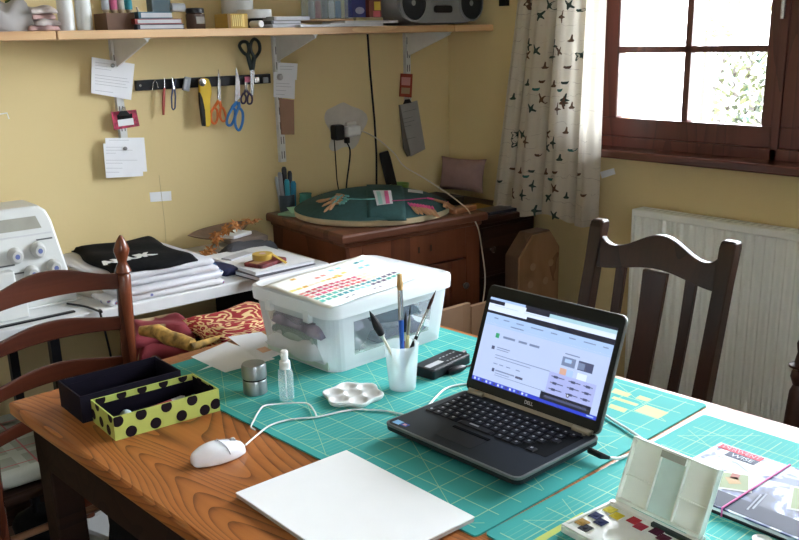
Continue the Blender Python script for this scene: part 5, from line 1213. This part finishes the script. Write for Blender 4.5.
for k in range(5): b.box((-.024+k*.009,-.0412,.006),(-.0205+k*.009,-.0400,.038), 0)
b.box((.018,-.0412,.004),(.028,-.0400,.040), 1); b.box((-.046,-.0412,.0),(-.032,-.0400,.042), 2); b.build('printed_stripes', [plain((.75,.62,.25)), plain((.65,.48,.15)), plain((.20,.10,.02))], mc)
wj = thing('white_tin', 'large white canister behind the mustard carton', 'canister', (sx(240,2.62), 2.62, SZ1)); MB().lathe([(.048,0),(.050,.003),(.050,.13),(.046,.135)], 26).build('can', plain((.50,.50,.48),.4), wj, smooth=True); MB().box((-.022,-.0515,.085),(.018,-.0485,.098)).build('label_bar', plain((.05,.05,.05)), wj)
wr = thing('tape_roll', 'wide white tape roll lying on the shelf', 'tape roll', (sx(258)+.012, 2.56, SZ1+.030)); MB().lathe([(.018,0),(.054,0),(.054,.026),(.018,.026)], 30, caps=False).build('roll', plain((.62,.62,.60),.6), wr, smooth=True)
clutter('black_pot', 'small black box under the white tape roll', 'box', (sx(262), 2.56, SZ1), .08,.07,.0295, M_black, 0)
gq_ = thing('glue_stick', 'glue stick lying end-on with its white cap toward the room', 'glue stick', (sx(263,2.46), 2.475, SZ1+.0115)); gm = MB(Matrix.Rotation(PI/2, 4, 'X')); gm.lathe([(.0105,-.04),(.0105,.012),(.008,.014)], 16); gm.build('cap', M_white, gq_, smooth=True)
sbook(274,308,SZ1,.010,(.45,.45,.47),'bottom white notebook in the thin stack beside the glue stick', name='thin_notebook', cat='notebook')
sbook(273,303,SZ1+.0105,.010,(.08,.08,.08),'black-covered notebook second in the thin stack', name='thin_notebook', cat='notebook')
sbook(276,312,SZ1+.021,.012,(.30,.28,.28),'grey notebook on top of the thin stack', name='thin_notebook', cat='notebook')
sbook(300,352,SZ1,.007,(.55,.55,.58),'loose white magazine lying left of centre on the shelf', y=2.50, d=.12, name='magazine', cat='magazine', rz=.05)
sbook(333,385,SZ1,.010,(.50,.50,.52),'thick white magazine lying under the clear organiser', y=2.50, d=.12, name='magazine', cat='magazine', rz=-.03)
sbook(345,400,SZ1+.0105,.007,(.58,.56,.55),'top magazine sloping toward the radio', y=2.50, d=.12, name='magazine', cat='magazine', rz=.04)
clutter('wooden_tray', 'thin wooden tray between organiser and notebooks', 'tray', ((sx(318)+sx(345))/2, 2.56, SZ1+.0175), .15,.12,.008, plain((.45,.28,.15)), 0)
clutter('cream_box', 'flat cream box under the blue packet', 'box', (sx(372), 2.58, SZ1+.0185), .12,.09,.012, plain((.42,.36,.20)), 0)
orgz = thing('clear_organiser', 'clear plastic organiser of small compartments on the shelf', 'organiser', (sx(332), 2.56, SZ1+.026))
b = MB(); w_ = .135; b.box((-w_/2,-.04,0),(w_/2,.04,.003)); b.box((-w_/2,.037,0),(w_/2,.04,.10)); b.box((-w_/2,-.04,0),(w_/2,-.038,.10))
for k in range(6): xx = -w_/2+k*(w_-.003)/5; b.box((xx,-.038,0),(xx+.003,.037,.10))
b.build('compartments', plastic('organiser_clear', (.7,.78,.84), .14, .15, .1), orgz)
for k, (c, l_) in enumerate((((.35,.35,.36),'pale reel in the organiser'),((.45,.06,.05),'red reel in the organiser'),((.15,.15,.17),'charcoal reel in the organiser'),((.72,.72,.74),'bright white reel in the organiser'),((.03,.16,.35),'blue reel in the organiser'))):
    o = MB().lathe([(.010,0),(.010,.05),(.007,.055)], 14).build('thread_reel', plain(c,.4), smooth=True); o.location = (orgz.location.x-w_/2+(k+.5)*w_/5, 2.56, SZ1+.0295); tag(o, l_, 'thread reel')
bp = thing('blue_packet', 'dark blue packet with a pale oval emblem on the shelf', 'packet', (sx(365), 2.57, SZ1+.031)); MB().box((-.034,-.02,0),(.034,.02,.09)).build('packet_body', plain((.015,.02,.14),.3), bp)
MB(Matrix.Translation((0,-.0205,.022)) @ Matrix.Rotation(PI/2, 4, 'X') @ Matrix.Diagonal((1,.6,1,1))).lathe([(.019,0),(.019,.0008)], 24).build('oval_emblem', plain((.30,.30,.42)), bp)
rp_ = thing('colourful_packet', 'packet with yellow and red print beside the blue one', 'packet', (sx(377), 2.55, SZ1+.031)); b = MB(); b.box((-.026,-.02,0),(.026,.02,.09), 0); b.box((-.010,-.0212,.0),(.020,-.0200,.02), 1); b.box((-.005,-.0212,.022),(.022,-.0200,.05), 2); b.build('packet_body', [plain((.16,.03,.02),.3), plain((.6,.12,.15)), plain((.70,.48,.06))], rp_)
# radio
rx0, rx1 = sx(387,2.47), sx(492,2.47)
rd = thing('portable_radio', 'silver-grey portable radio cassette player with round speakers', 'radio', (2.255, 2.575, SZ1)); rd.scale = (1.15, 1, 1.22)
RW = .37
rp0 = []
for k in range(25):
    t = k/24*PI; rp0.append((RW/2*math.cos(PI-t) if True else 0, .0))
prof = [(-.185,.09),(-.182,.05),(-.165,.022),(-.13,.008),(-.08,.004),(0,.003),(.08,.004),(.13,.008),(.165,.022),(.182,.05),(.185,.09),(.180,.13),(.15,.155),(-.15,.155),(-.180,.13)]
M_rd = plain((.24,.25,.255), .35, .2)
b = MB(); b.rings([[(x*.96, -.095, .004+z*.98) for x, z in prof], [(x, -.07, z) for x, z in prof], [(x, .09, z) for x, z in prof]]); b.build('housing', M_rd, rd, smooth=True)
for x in (-.115, .125):
    b = MB(Matrix.Translation((x,-.095,.062)) @ Matrix.Rotation(PI/2, 4, 'X')); b.lathe([(.050,0),(.052,.006),(.047,.008),(.044,.003),(.025,.0),(.008,.005)], 30, mi=0, segmi=lambda i, j: 0 if i < 2 else 1); b.build('speaker', [plain((.30,.31,.32),.3,.5), plain((.010,.014,.022),.3)], rd, smooth=True)
b = MB(); b.prism(rrect(.075,.001,.0004), 0, .001); b = MB(Matrix.Translation((.005,-.097,.045)) @ Matrix.Rotation(PI/2, 4, 'X')); b.prism(rrect(.075,.020,.008,4), 0, .004); b.build('cassette_slot', plain((.012,.012,.013),.3), rd)
b = MB(); b.box((-.04,-.099,.062),(.05,-.094,.068)); b.build('control_ridge', plain((.22,.22,.22),.4), rd)
lj = MB().box((0,0,0),(.018,.035,.05)); oq = on_x(505, 3, 2.478); lo_ = lj.build('wall_box', M_blackm); lo_.location = (2.472, oq.y-.015, oq.z-.01); tag(lo_, 'small black box mounted on the right wall above the shelf', 'wall box')

# ------------------------------------------------------------------ things on the back wall
def wallprism(name, pxs, y, th, m, parent=None, label=None, cat=None, group=None, mb=None, bevel=0):
    P = [on_y(a, b_, y) for a, b_ in pxs]
    c = sum(P, Vector())/len(P)
    b = MB(); b.rings([[(p.x-c.x, -th, p.z-c.z) for p in P], [(p.x-c.x, 0, p.z-c.z) for p in P]])
    o = b.build(name, m, bevel=bevel); o.location = (c.x, y, c.z)
    if parent: o.parent = parent; o.location = Vector((c.x, y, c.z))-Vector(parent.location)
    else: tag(o, label, cat, group)
    return o
def wallgroup(name, label, cat, px, py, y, group=None):
    p = on_y(px, py, y); return thing(name, label, cat, p, group=group)
def wp_(o, pts, y, th, m, name, **k): return wallprism(name, pts, y, th, m, parent=o, **k)
def textlines(o, y, x0, x1, ys, slope, m=M_text, w=.38):
    for i, (yy, f) in enumerate(ys):
        xa = x0+(x1-x0)*.0; xb = x0+(x1-x0)*f
        yield [(xa, yy+slope*(xa-x0)), (xb, yy+slope*(xb-x0)), (xb, yy+w+slope*(xb-x0)), (xa, yy+w+slope*(xa-x0))]
def notes(name, label, corners, y, lines, slope, mag=None):
    cx = sum(p[0] for p in corners)/4; cyy = sum(p[1] for p in corners)/4
    o = wallgroup(name, label, 'paper note', cx, cyy, y)
    wp_(o, corners, y, .0012, M_paper, 'sheet')
    for q in textlines(o, y, *lines, slope): wp_(o, q, y-.0013, .0002, M_text, 'written_line')
    return o
notes('pinned_note', 'white sheet of instructions, highest on the left bracket', [(92.5,57),(135.5,64),(132,100),(92,93)], 2.676, (96, 132, [(62,.4),(65,.35),(68,.45),(74.5,.9),(77.5,.95),(80.5,.85),(83.5,.9),(90,.5)]), .13)
notes('pinned_note', 'white sheet behind, second layer of the lower left notes', [(106,138),(145,137.5),(148,171.5),(109,173)], 2.680, (110,143,[(140,.6)]), 0)
notes('pinned_note', 'grey ruled form in front of the lower left notes', [(104,143.5),(142.5,144),(144,176),(107,178)], 2.674, (107,140,[(147,.5),(150,.8),(153,.3),(160,.95),(163,.5),(168,.5),(172,.4)]), 0)
for (px, py, l_) in ((113.5,65.5,'small metal pin magnet on the highest left note'), (126,148.5,'small dark pin on the grey ruled form')):
    o = MB(Matrix.Rotation(PI/2, 4, 'X')).lathe([(.006,0),(.006,.004),(.002,.006)], 14).build('magnet', plain((.2,.2,.2),.3,.5), smooth=True); p = on_y(px, py, 2.672); o.location = p; tag(o, l_, 'magnet')
rc = wallgroup('red_card', 'red and blue patterned card with white label in a clip', 'card', 126, 120, 2.678)
wp_(rc, [(112,112),(137,109.5),(140.5,126),(115,130)], 2.678, .0015, mat('card_red', (.45,.03,.08), .6, var=.7, scale=70), 'card')
wp_(rc, [(118.5,119.5),(134,118),(135,124.5),(119.5,126.5)], 2.676, .0005, M_paper, 'white_label')
wp_(rc, [(118,115),(133,113.5),(133.5,118),(118.5,120)], 2.676, .0006, M_blackm, 'dark_band')
bc = wallgroup('bulldog_clip', 'black bulldog clip gripping the red card', 'clip', 124, 113, 2.672)
wp_(bc, [(118,116),(121,111),(127,110.5),(131,115)], 2.673, .006, M_black, 'clip_body', bevel=.001); wp_(bc, [(122,111),(123,107),(126,107),(127,111)], 2.673, .003, M_metal, 'clip_lever')
# magnetic tool strip
ms = wallgroup('magnetic_strip', 'black magnetic tool strip on the back wall', 'tool strip', 203, 82, 2.698)
A0, A1 = on_y(135.5,85,2.698), on_y(269.5,80,2.698)
MB().box((A0.x-ms.location.x,-.016,-.0155),(A1.x-ms.location.x,0,.0155)).build('bar', M_black, ms, bevel=.002)
for x in (A0.x+.012, A1.x-.012): MB(Matrix.Translation((x-ms.location.x,-.016,0)) @ Matrix.Rotation(PI/2, 4, 'X')).lathe([(.004,0),(.003,.001)], 12).build('screw', M_metal, ms)
YS = 2.680
def wtube(o, name, pts, r, m, y=YS-.004, n=8, **k):
    P = [on_y(a, b_, y)-Vector(o.location) for a, b_ in pts]; return MB().tube(P, r, n).build(name, m, o, smooth=True)
aw = wallgroup('wire_hook', 'thin grey metal hook tool at the left of the strip', 'tool', 157, 84, YS); wtube(aw, 'wire', [(153.5,90),(154,83),(156,80),(158,83),(159,88)], .0012, M_metal, YS-.002)
sd = wallgroup('seam_ripper', 'red-handled seam ripper on the tool strip', 'seam ripper', 165, 95, YS)
wtube(sd, 'handle', [(165.5,88),(165,93),(164.5,104),(164.5,115)], [.003,.0048,.0052,.0035], plain((.42,.07,.05),.4)); wtube(sd, 'blade', [(165.5,78),(165.5,88)], [.0008,.002], M_metal)
tz = wallgroup('thread_snips', 'small silver spring snips with navy grips on the strip', 'snips', 174, 93, YS)
wtube(tz, 'left_arm', [(173,78),(174,88),(172.5,97),(173,108),(174.5,110)], [.0012,.003,.0026,.0026,.002], plain((.05,.07,.15),.3)); wtube(tz, 'right_arm', [(177,79),(175.5,88),(176.5,97),(176,108),(174.5,110)], [.0012,.003,.0026,.0026,.002], plain((.05,.07,.15),.3)); wtube(tz, 'blade', [(173,77),(175,89)], [.001,.004], M_metal, YS-.008)
sc_ = wallgroup('metal_clip', 'short wide silver clip on the tool strip', 'clip', 186, 84, YS); wp_(sc_, [(185,76.5),(191,77.5),(189,91.5),(182.5,90)], YS, .010, plain((.35,.38,.42),.3,.6), 'clip_plate', bevel=.002); wp_(sc_, [(186,79),(188.5,79.5),(187,89),(184.5,88.5)], YS-.0105, .001, plain((.5,.52,.55),.4), 'clip_face')
yc = wallgroup('rotary_cutter', 'yellow rotary cutter with black grip on the tool strip', 'rotary cutter', 205, 100, YS)
wp_(yc, [(199,80),(203,77.5),(208,79),(210.5,86),(211,93),(209.5,100),(210,124),(208,127),(204,126),(203,112),(200.5,100),(199,92)], YS-.002, .014, plain((.70,.47,.03),.35), 'yellow_body', bevel=.003)
wp_(yc, [(199,92),(201.5,98),(204,110),(205,126),(202.5,126),(201,116),(199.5,104)], YS-.006, .016, M_black, 'black_grip', bevel=.002)
q = MB(Matrix.Rotation(PI/2, 4, 'X')).lathe([(.012,0),(.012,.003),(.004,.005)], 20).build('blade', M_metal, yc, smooth=True); q.location = on_y(203,82.5,YS-.016)-Vector(yc.location)
def scissors(name, label, blade, tip_m, piv, rings_, hm, y, lw=.003):
    o = wallgroup(name, label, 'scissors', piv[0], piv[1], y)
    for k, (pts, dy) in enumerate(blade): wp_(o, pts, y-.003*k, .0025, M_metal, 'blade')
    for k, (shank, ring, r) in enumerate(rings_):
        P = [on_y(a, b_, y-.004*k-.004)-Vector(o.location) for a, b_ in ring]; P = smoothpath(P+[P[0]], 4)
        r = r*1.35; b = MB(); b.tube(P, r, 8); Q2 = [on_y(a, b_, y-.004*k-.004)-Vector(o.location) for a, b_ in shank]; b.tube(Q2, [r*1.3]*len(Q2), 8)
        b.build('handle', hm, o, smooth=True)
    q = MB(Matrix.Rotation(PI/2, 4, 'X')).lathe([(.0035,.006),(.0035,.009)], 12).build('pivot_screw', M_metal, o); q.location = on_y(piv[0], piv[1], y)-Vector(o.location)
    return o
scissors('orange_scissors', 'orange-handled scissors hanging blades up on the strip', [([(219,69),(221.5,82),(221,99),(218,99),(218.5,84)],0),([(219.5,70),(220.5,84),(222,101),(219.5,101)],1)], None, (219.8,93), [([(219.5,101),(215.5,107)], [(215,107),(212,113),(212.5,121),(216,123.5),(218.5,118),(218,110)], .0030), ([(220.5,101),(222,107)], [(221.5,108),(221,116),(223.5,121),(227,119.5),(226,113),(224,108)], .0030)], plain((.70,.17,.03),.35), YS)
scissors('blue_scissors', 'blue-handled scissors with pointed blades up on the strip', [([(237,66.5),(240.5,82),(241,99),(236.5,99),(236,84)],0),([(236.5,68),(239,84),(238.5,103),(235.5,102)],1)], None, (238.5,95), [([(238,102),(233,108)], [(233,108),(228.5,117),(228,124),(232,125),(235.5,118),(236,110)], .0034), ([(239.5,102),(240,108)], [(239.5,107),(236,118),(237,127),(240.5,130),(243.5,122),(243.5,112)], .0034)], plain((.03,.17,.46),.35), YS-.008)
scissors('black_shears', 'large black-handled shears hung handles up above the strip', [([(251,66),(254.5,66),(253.5,92),(252,99),(250.8,84)],0),([(252.5,66),(255.5,67),(254,95),(253,97)],1)], None, (253,73), [([(252.5,70),(250.5,62),(249,56)], [(249,56),(244,52),(240.5,46),(243,42),(248,42.5),(250,49)], .0042), ([(253.5,70),(254.5,62),(255.5,55)], [(256,58),(252,51),(252,43),(255.5,39),(260,43),(260.5,51)], .0042)], plain((.008,.016,.012),.35), YS-.004)
scissors('small_scissors', 'small dark-purple embroidery scissors, right end of the strip', [([(245,78),(248,78),(248,92),(245.5,92)],0)], None, (246.5,90), [([(246.5,90),(245,94)], [(244.5,93),(242,98),(243,103),(246,102.5),(247,97)], .0024), ([(247.5,90),(250,94)], [(250,93),(248.5,98),(249,103.5),(252.5,103),(253,97)], .0024)], plain((.03,.015,.05),.35), YS-.002)
for (px, py, m_, l_) in ((247.5,79.5,plain((.55,.12,.2)),'pink-topped magnet button on the strip'), (257,80,M_metal,'silver magnet square near the strip end'), (266,80,plain((.3,.33,.36),.3),'grey magnet at the right end of the strip')):
    o = MB().box((-.009,-.008,-.009),(.009,0,.009)).build('magnet_button', m_, bevel=.002); o.location = on_y(px, py, YS); tag(o, l_, 'magnet')
# notes on second bracket
notes('pinned_note', 'upper small handwritten note on the middle bracket', [(279,62.5),(298.5,63.5),(297.5,80),(278,79.5)], 2.680, (281,296,[(66,.9),(69,.8),(73,.5)]), .02)
notes('pinned_note', 'lower square handwritten note on the middle bracket', [(274.5,72),(296,73.5),(295.5,99),(274.5,97)], 2.676, (277,294,[(79,.3),(83,.8),(86,.9),(90,.6),(94,.5)]), .05)
o = MB(Matrix.Rotation(PI/2, 4, 'X')).lathe([(.011,0),(.011,.006),(.007,.011)], 18, mi=0).build('magnet', [plain((.45,.45,.46),.3)], smooth=True); o.location = on_y(280.5,77,2.674); tag(o, 'round silver magnet on the lower handwritten note', 'magnet')
wallprism('wood_strip', [(280,98),(294,100),(294.5,134.5),(282,134.5)], 2.680, .006, plain((.30,.17,.11),.6), None, 'flat brown wood strip hanging under the middle notes', 'wood strip')
# third bracket tags
rt_ = wallgroup('red_tag', 'small red and cream tag on the right bracket', 'tag', 406, 86, 2.686)
wp_(rt_, [(401.5,73.5),(413,74),(412,97.5),(400,96.5)], 2.680, .004, plain((.28,.04,.02),.5), 'tag_body'); wp_(rt_, [(402.5,77),(411.5,77.5),(411,85.5),(402.5,85)], 2.6755, .0005, plain((.55,.25,.24)), 'red_print'); wp_(rt_, [(402.5,87.5),(411,88),(410.5,94),(402,93.5)], 2.6755, .0005, plain((.35,.24,.14)), 'cream_print')
gt_ = wallgroup('grey_booklet', 'hanging grey booklet tilted below the red tag', 'booklet', 412, 128, 2.684)
wp_(gt_, [(399.5,105),(409,104),(413,155),(408,156.5),(404,148)], 2.681, .003, plain((.13,.11,.09)), 'back_pages'); wp_(gt_, [(401,105),(418,100.5),(426,149),(411.5,156.5)], 2.6775, .002, plain((.30,.29,.28),.6), 'cover')
for q in textlines(gt_, 0, 404, 418, [(112,.95),(119,.7),(123,.8),(127,.6),(140,.9)], -.25): wp_(gt_, q, 2.6753, .0003, plain((.12,.12,.12)), 'printed_line')
wp_(gt_, [(404,104),(406,99.5),(410,99),(412,102.5)], 2.6752, .004, M_black, 'clip')
# tape labels with crack
for pts, l_ in (([(150.5,192.5),(172,191),(172.5,200.5),(151.5,202)], 'short strip of white tape on the back wall'),):
    wallprism('tape_label', pts, 2.6995, .0006, M_paper, None, l_, 'tape')
tw_ = wallgroup('thin_wire', 'hair-thin wire running down the wall behind the tape', 'wire', 162, 200, 2.698); MB().tube([on_y(a, b_, 2.698)-Vector(tw_.location) for a, b_ in ((160,175),(163,200),(166,225),(167,243))], .0006, 5).build('wire', plain((.45,.36,.20)), tw_)
P = [on_x(a, b_, WX-.0005) for a, b_ in ((601,172),(615,168),(616.5,174),(603,178.5))]; c = sum(P, Vector())/4
o = MB().rings([[(0, p.y-c.y, p.z-c.z) for p in P], [(-.0008, p.y-c.y, p.z-c.z) for p in P]]).build('tape_label', M_paper); o.location = c; tag(o, 'short strip of white tape on the wall below the sill', 'tape')
hk = wallgroup('cup_hook', 'small white hook on the wall at the far left', 'hook', 5, 115, 2.695); MB().tube([on_y(a, b_, 2.68)-Vector(hk.location) for a, b_ in ((-2,114.5),(8,113),(10,119))], .0018, 6).build('wire', M_white, hk)
# socket with plugs and cords
sk = thing('wall_socket', 'white wall socket on a grey-white patch of plaster', 'socket', (on_y(350,130,2.7).x, 2.70, on_y(350,130,2.7).z))
pt = MB(); rr = random.Random(6); cc_ = on_y(345,127,2.7)-Vector(sk.location); pt.rings([[(cc_.x+(.085+.02*math.sin(3*a+1)+.008*math.sin(7*a))*math.cos(a), -.0008*k, cc_.z+(.10+.02*math.cos(2*a)+.008*math.sin(5*a))*math.sin(a)) for a in [2*PI*j/40 for j in range(40)]] for k in (0, 1)])
pt.build('plaster_patch', mat('bare_plaster', (.55,.51,.46), .9, var=.15, scale=12), sk)
MB().box((-.018,-.012,-.025),(.028,0,.03)).build('faceplate', M_bracket, sk, bevel=.004)
wpq = thing('white_plug', 'white plug adapter with its thin cream cord', 'plug', on_y(350,130,2.688)); MB().box((-.030,-.034,-.018),(.030,-.001,.016)).build('plug_body', M_white, wpq, bevel=.005)
P = [on_y(357,129,2.66), on_y(368,133,2.65), on_y(380,140,2.62), on_y(395,153,2.55), on_y(405,166,2.48), on_y(425,178,2.40), on_y(448,193,2.28), on_y(466,207,2.18), on_y(472,215,2.155), on_y(479,228,2.145), on_y(483,250,2.14), on_y(486,275,2.14), on_y(485,295,2.14), on_y(480,320,2.14)]
MB().tube([p-Vector(wpq.location) for p in smoothpath(P)], .0022, 6).build('cord', plain((.66,.60,.50)), wpq, smooth=True)
bpq = thing('black_plug', 'round black plug with cord at the left of the socket', 'plug', on_y(335,132,2.685)); MB().cbox((0,-.022,0), (.040,.042,.055)).build('plug_body', M_black, bpq, bevel=.008)
MB().tube(smoothpath([p-Vector(bpq.location) for p in (on_y(335,138,2.665), on_y(336,150,2.67), on_y(337,165,2.68), on_y(338,180,2.68), on_y(340,192,2.68))]), .0022, 6).build('cord', M_black, bpq, smooth=True)
bp2 = thing('black_lead', 'black lead with angled plug below the white adapter', 'cable', on_y(346,140,2.68)); MB().cbox((0,-.012,0), (.016,.018,.022)).build('plug_body', M_black, bp2, bevel=.003)
MB().tube(smoothpath([p-Vector(bp2.location) for p in (on_y(347,141,2.668), on_y(351,150,2.67), on_y(350,165,2.68), on_y(348,180,2.68), on_y(347,192,2.68))]), .0030, 6).build('cord', M_black, bp2, smooth=True)
bw = thing('black_cable', 'long black cable hanging down the wall from the shelf', 'cable', on_y(372,100,2.69)); MB().tube([p-Vector(bw.location) for p in (on_y(368.5,34,2.69), on_y(371,70,2.69), on_y(375.5,120,2.69), on_y(377.5,155,2.69), on_y(377.5,192,2.69))], .0038, 8).build('cord', M_black, bw, smooth=True)

# ------------------------------------------------------------------ light
w_ = bpy.data.worlds.new('sky'); scene.world = w_; w_.use_nodes = True; nt = w_.node_tree; bg = nt.nodes['Background']
bg.inputs['Color'].default_value = (.84, .92, 1, 1); bg.inputs['Strength'].default_value = 10
for w_w, h_h, loc_, rz_ in ((W1-W0, WZ1-WZ0, (WX+TH+.005, (W0+W1)/2, (WZ0+WZ1)/2), PI/2), (N1-N0, 1.17, ((N0+N1)/2, NY-.105, 1.535), 0)):
    pl = bpy.data.lights.new('window_portal', 'AREA'); pl.shape = 'RECTANGLE'; pl.size = w_w; pl.size_y = h_h; pl.cycles.is_portal = True
    po_ = bpy.data.objects.new('window_portal', pl); COL.objects.link(po_); po_.location = loc_; po_.rotation_euler = Euler((PI/2, 0, rz_ if rz_ else PI))
vs = scene.view_settings; vs.view_transform = 'Standard'; vs.look = 'None'; vs.gamma = 1; vs.use_curve_mapping = False; vs.exposure = 2.2
scene.cycles.max_bounces = 10; scene.cycles.diffuse_bounces = 6; scene.cycles.transparent_max_bounces = 16
scene.cycles.caustics_reflective = False; scene.cycles.caustics_refractive = False
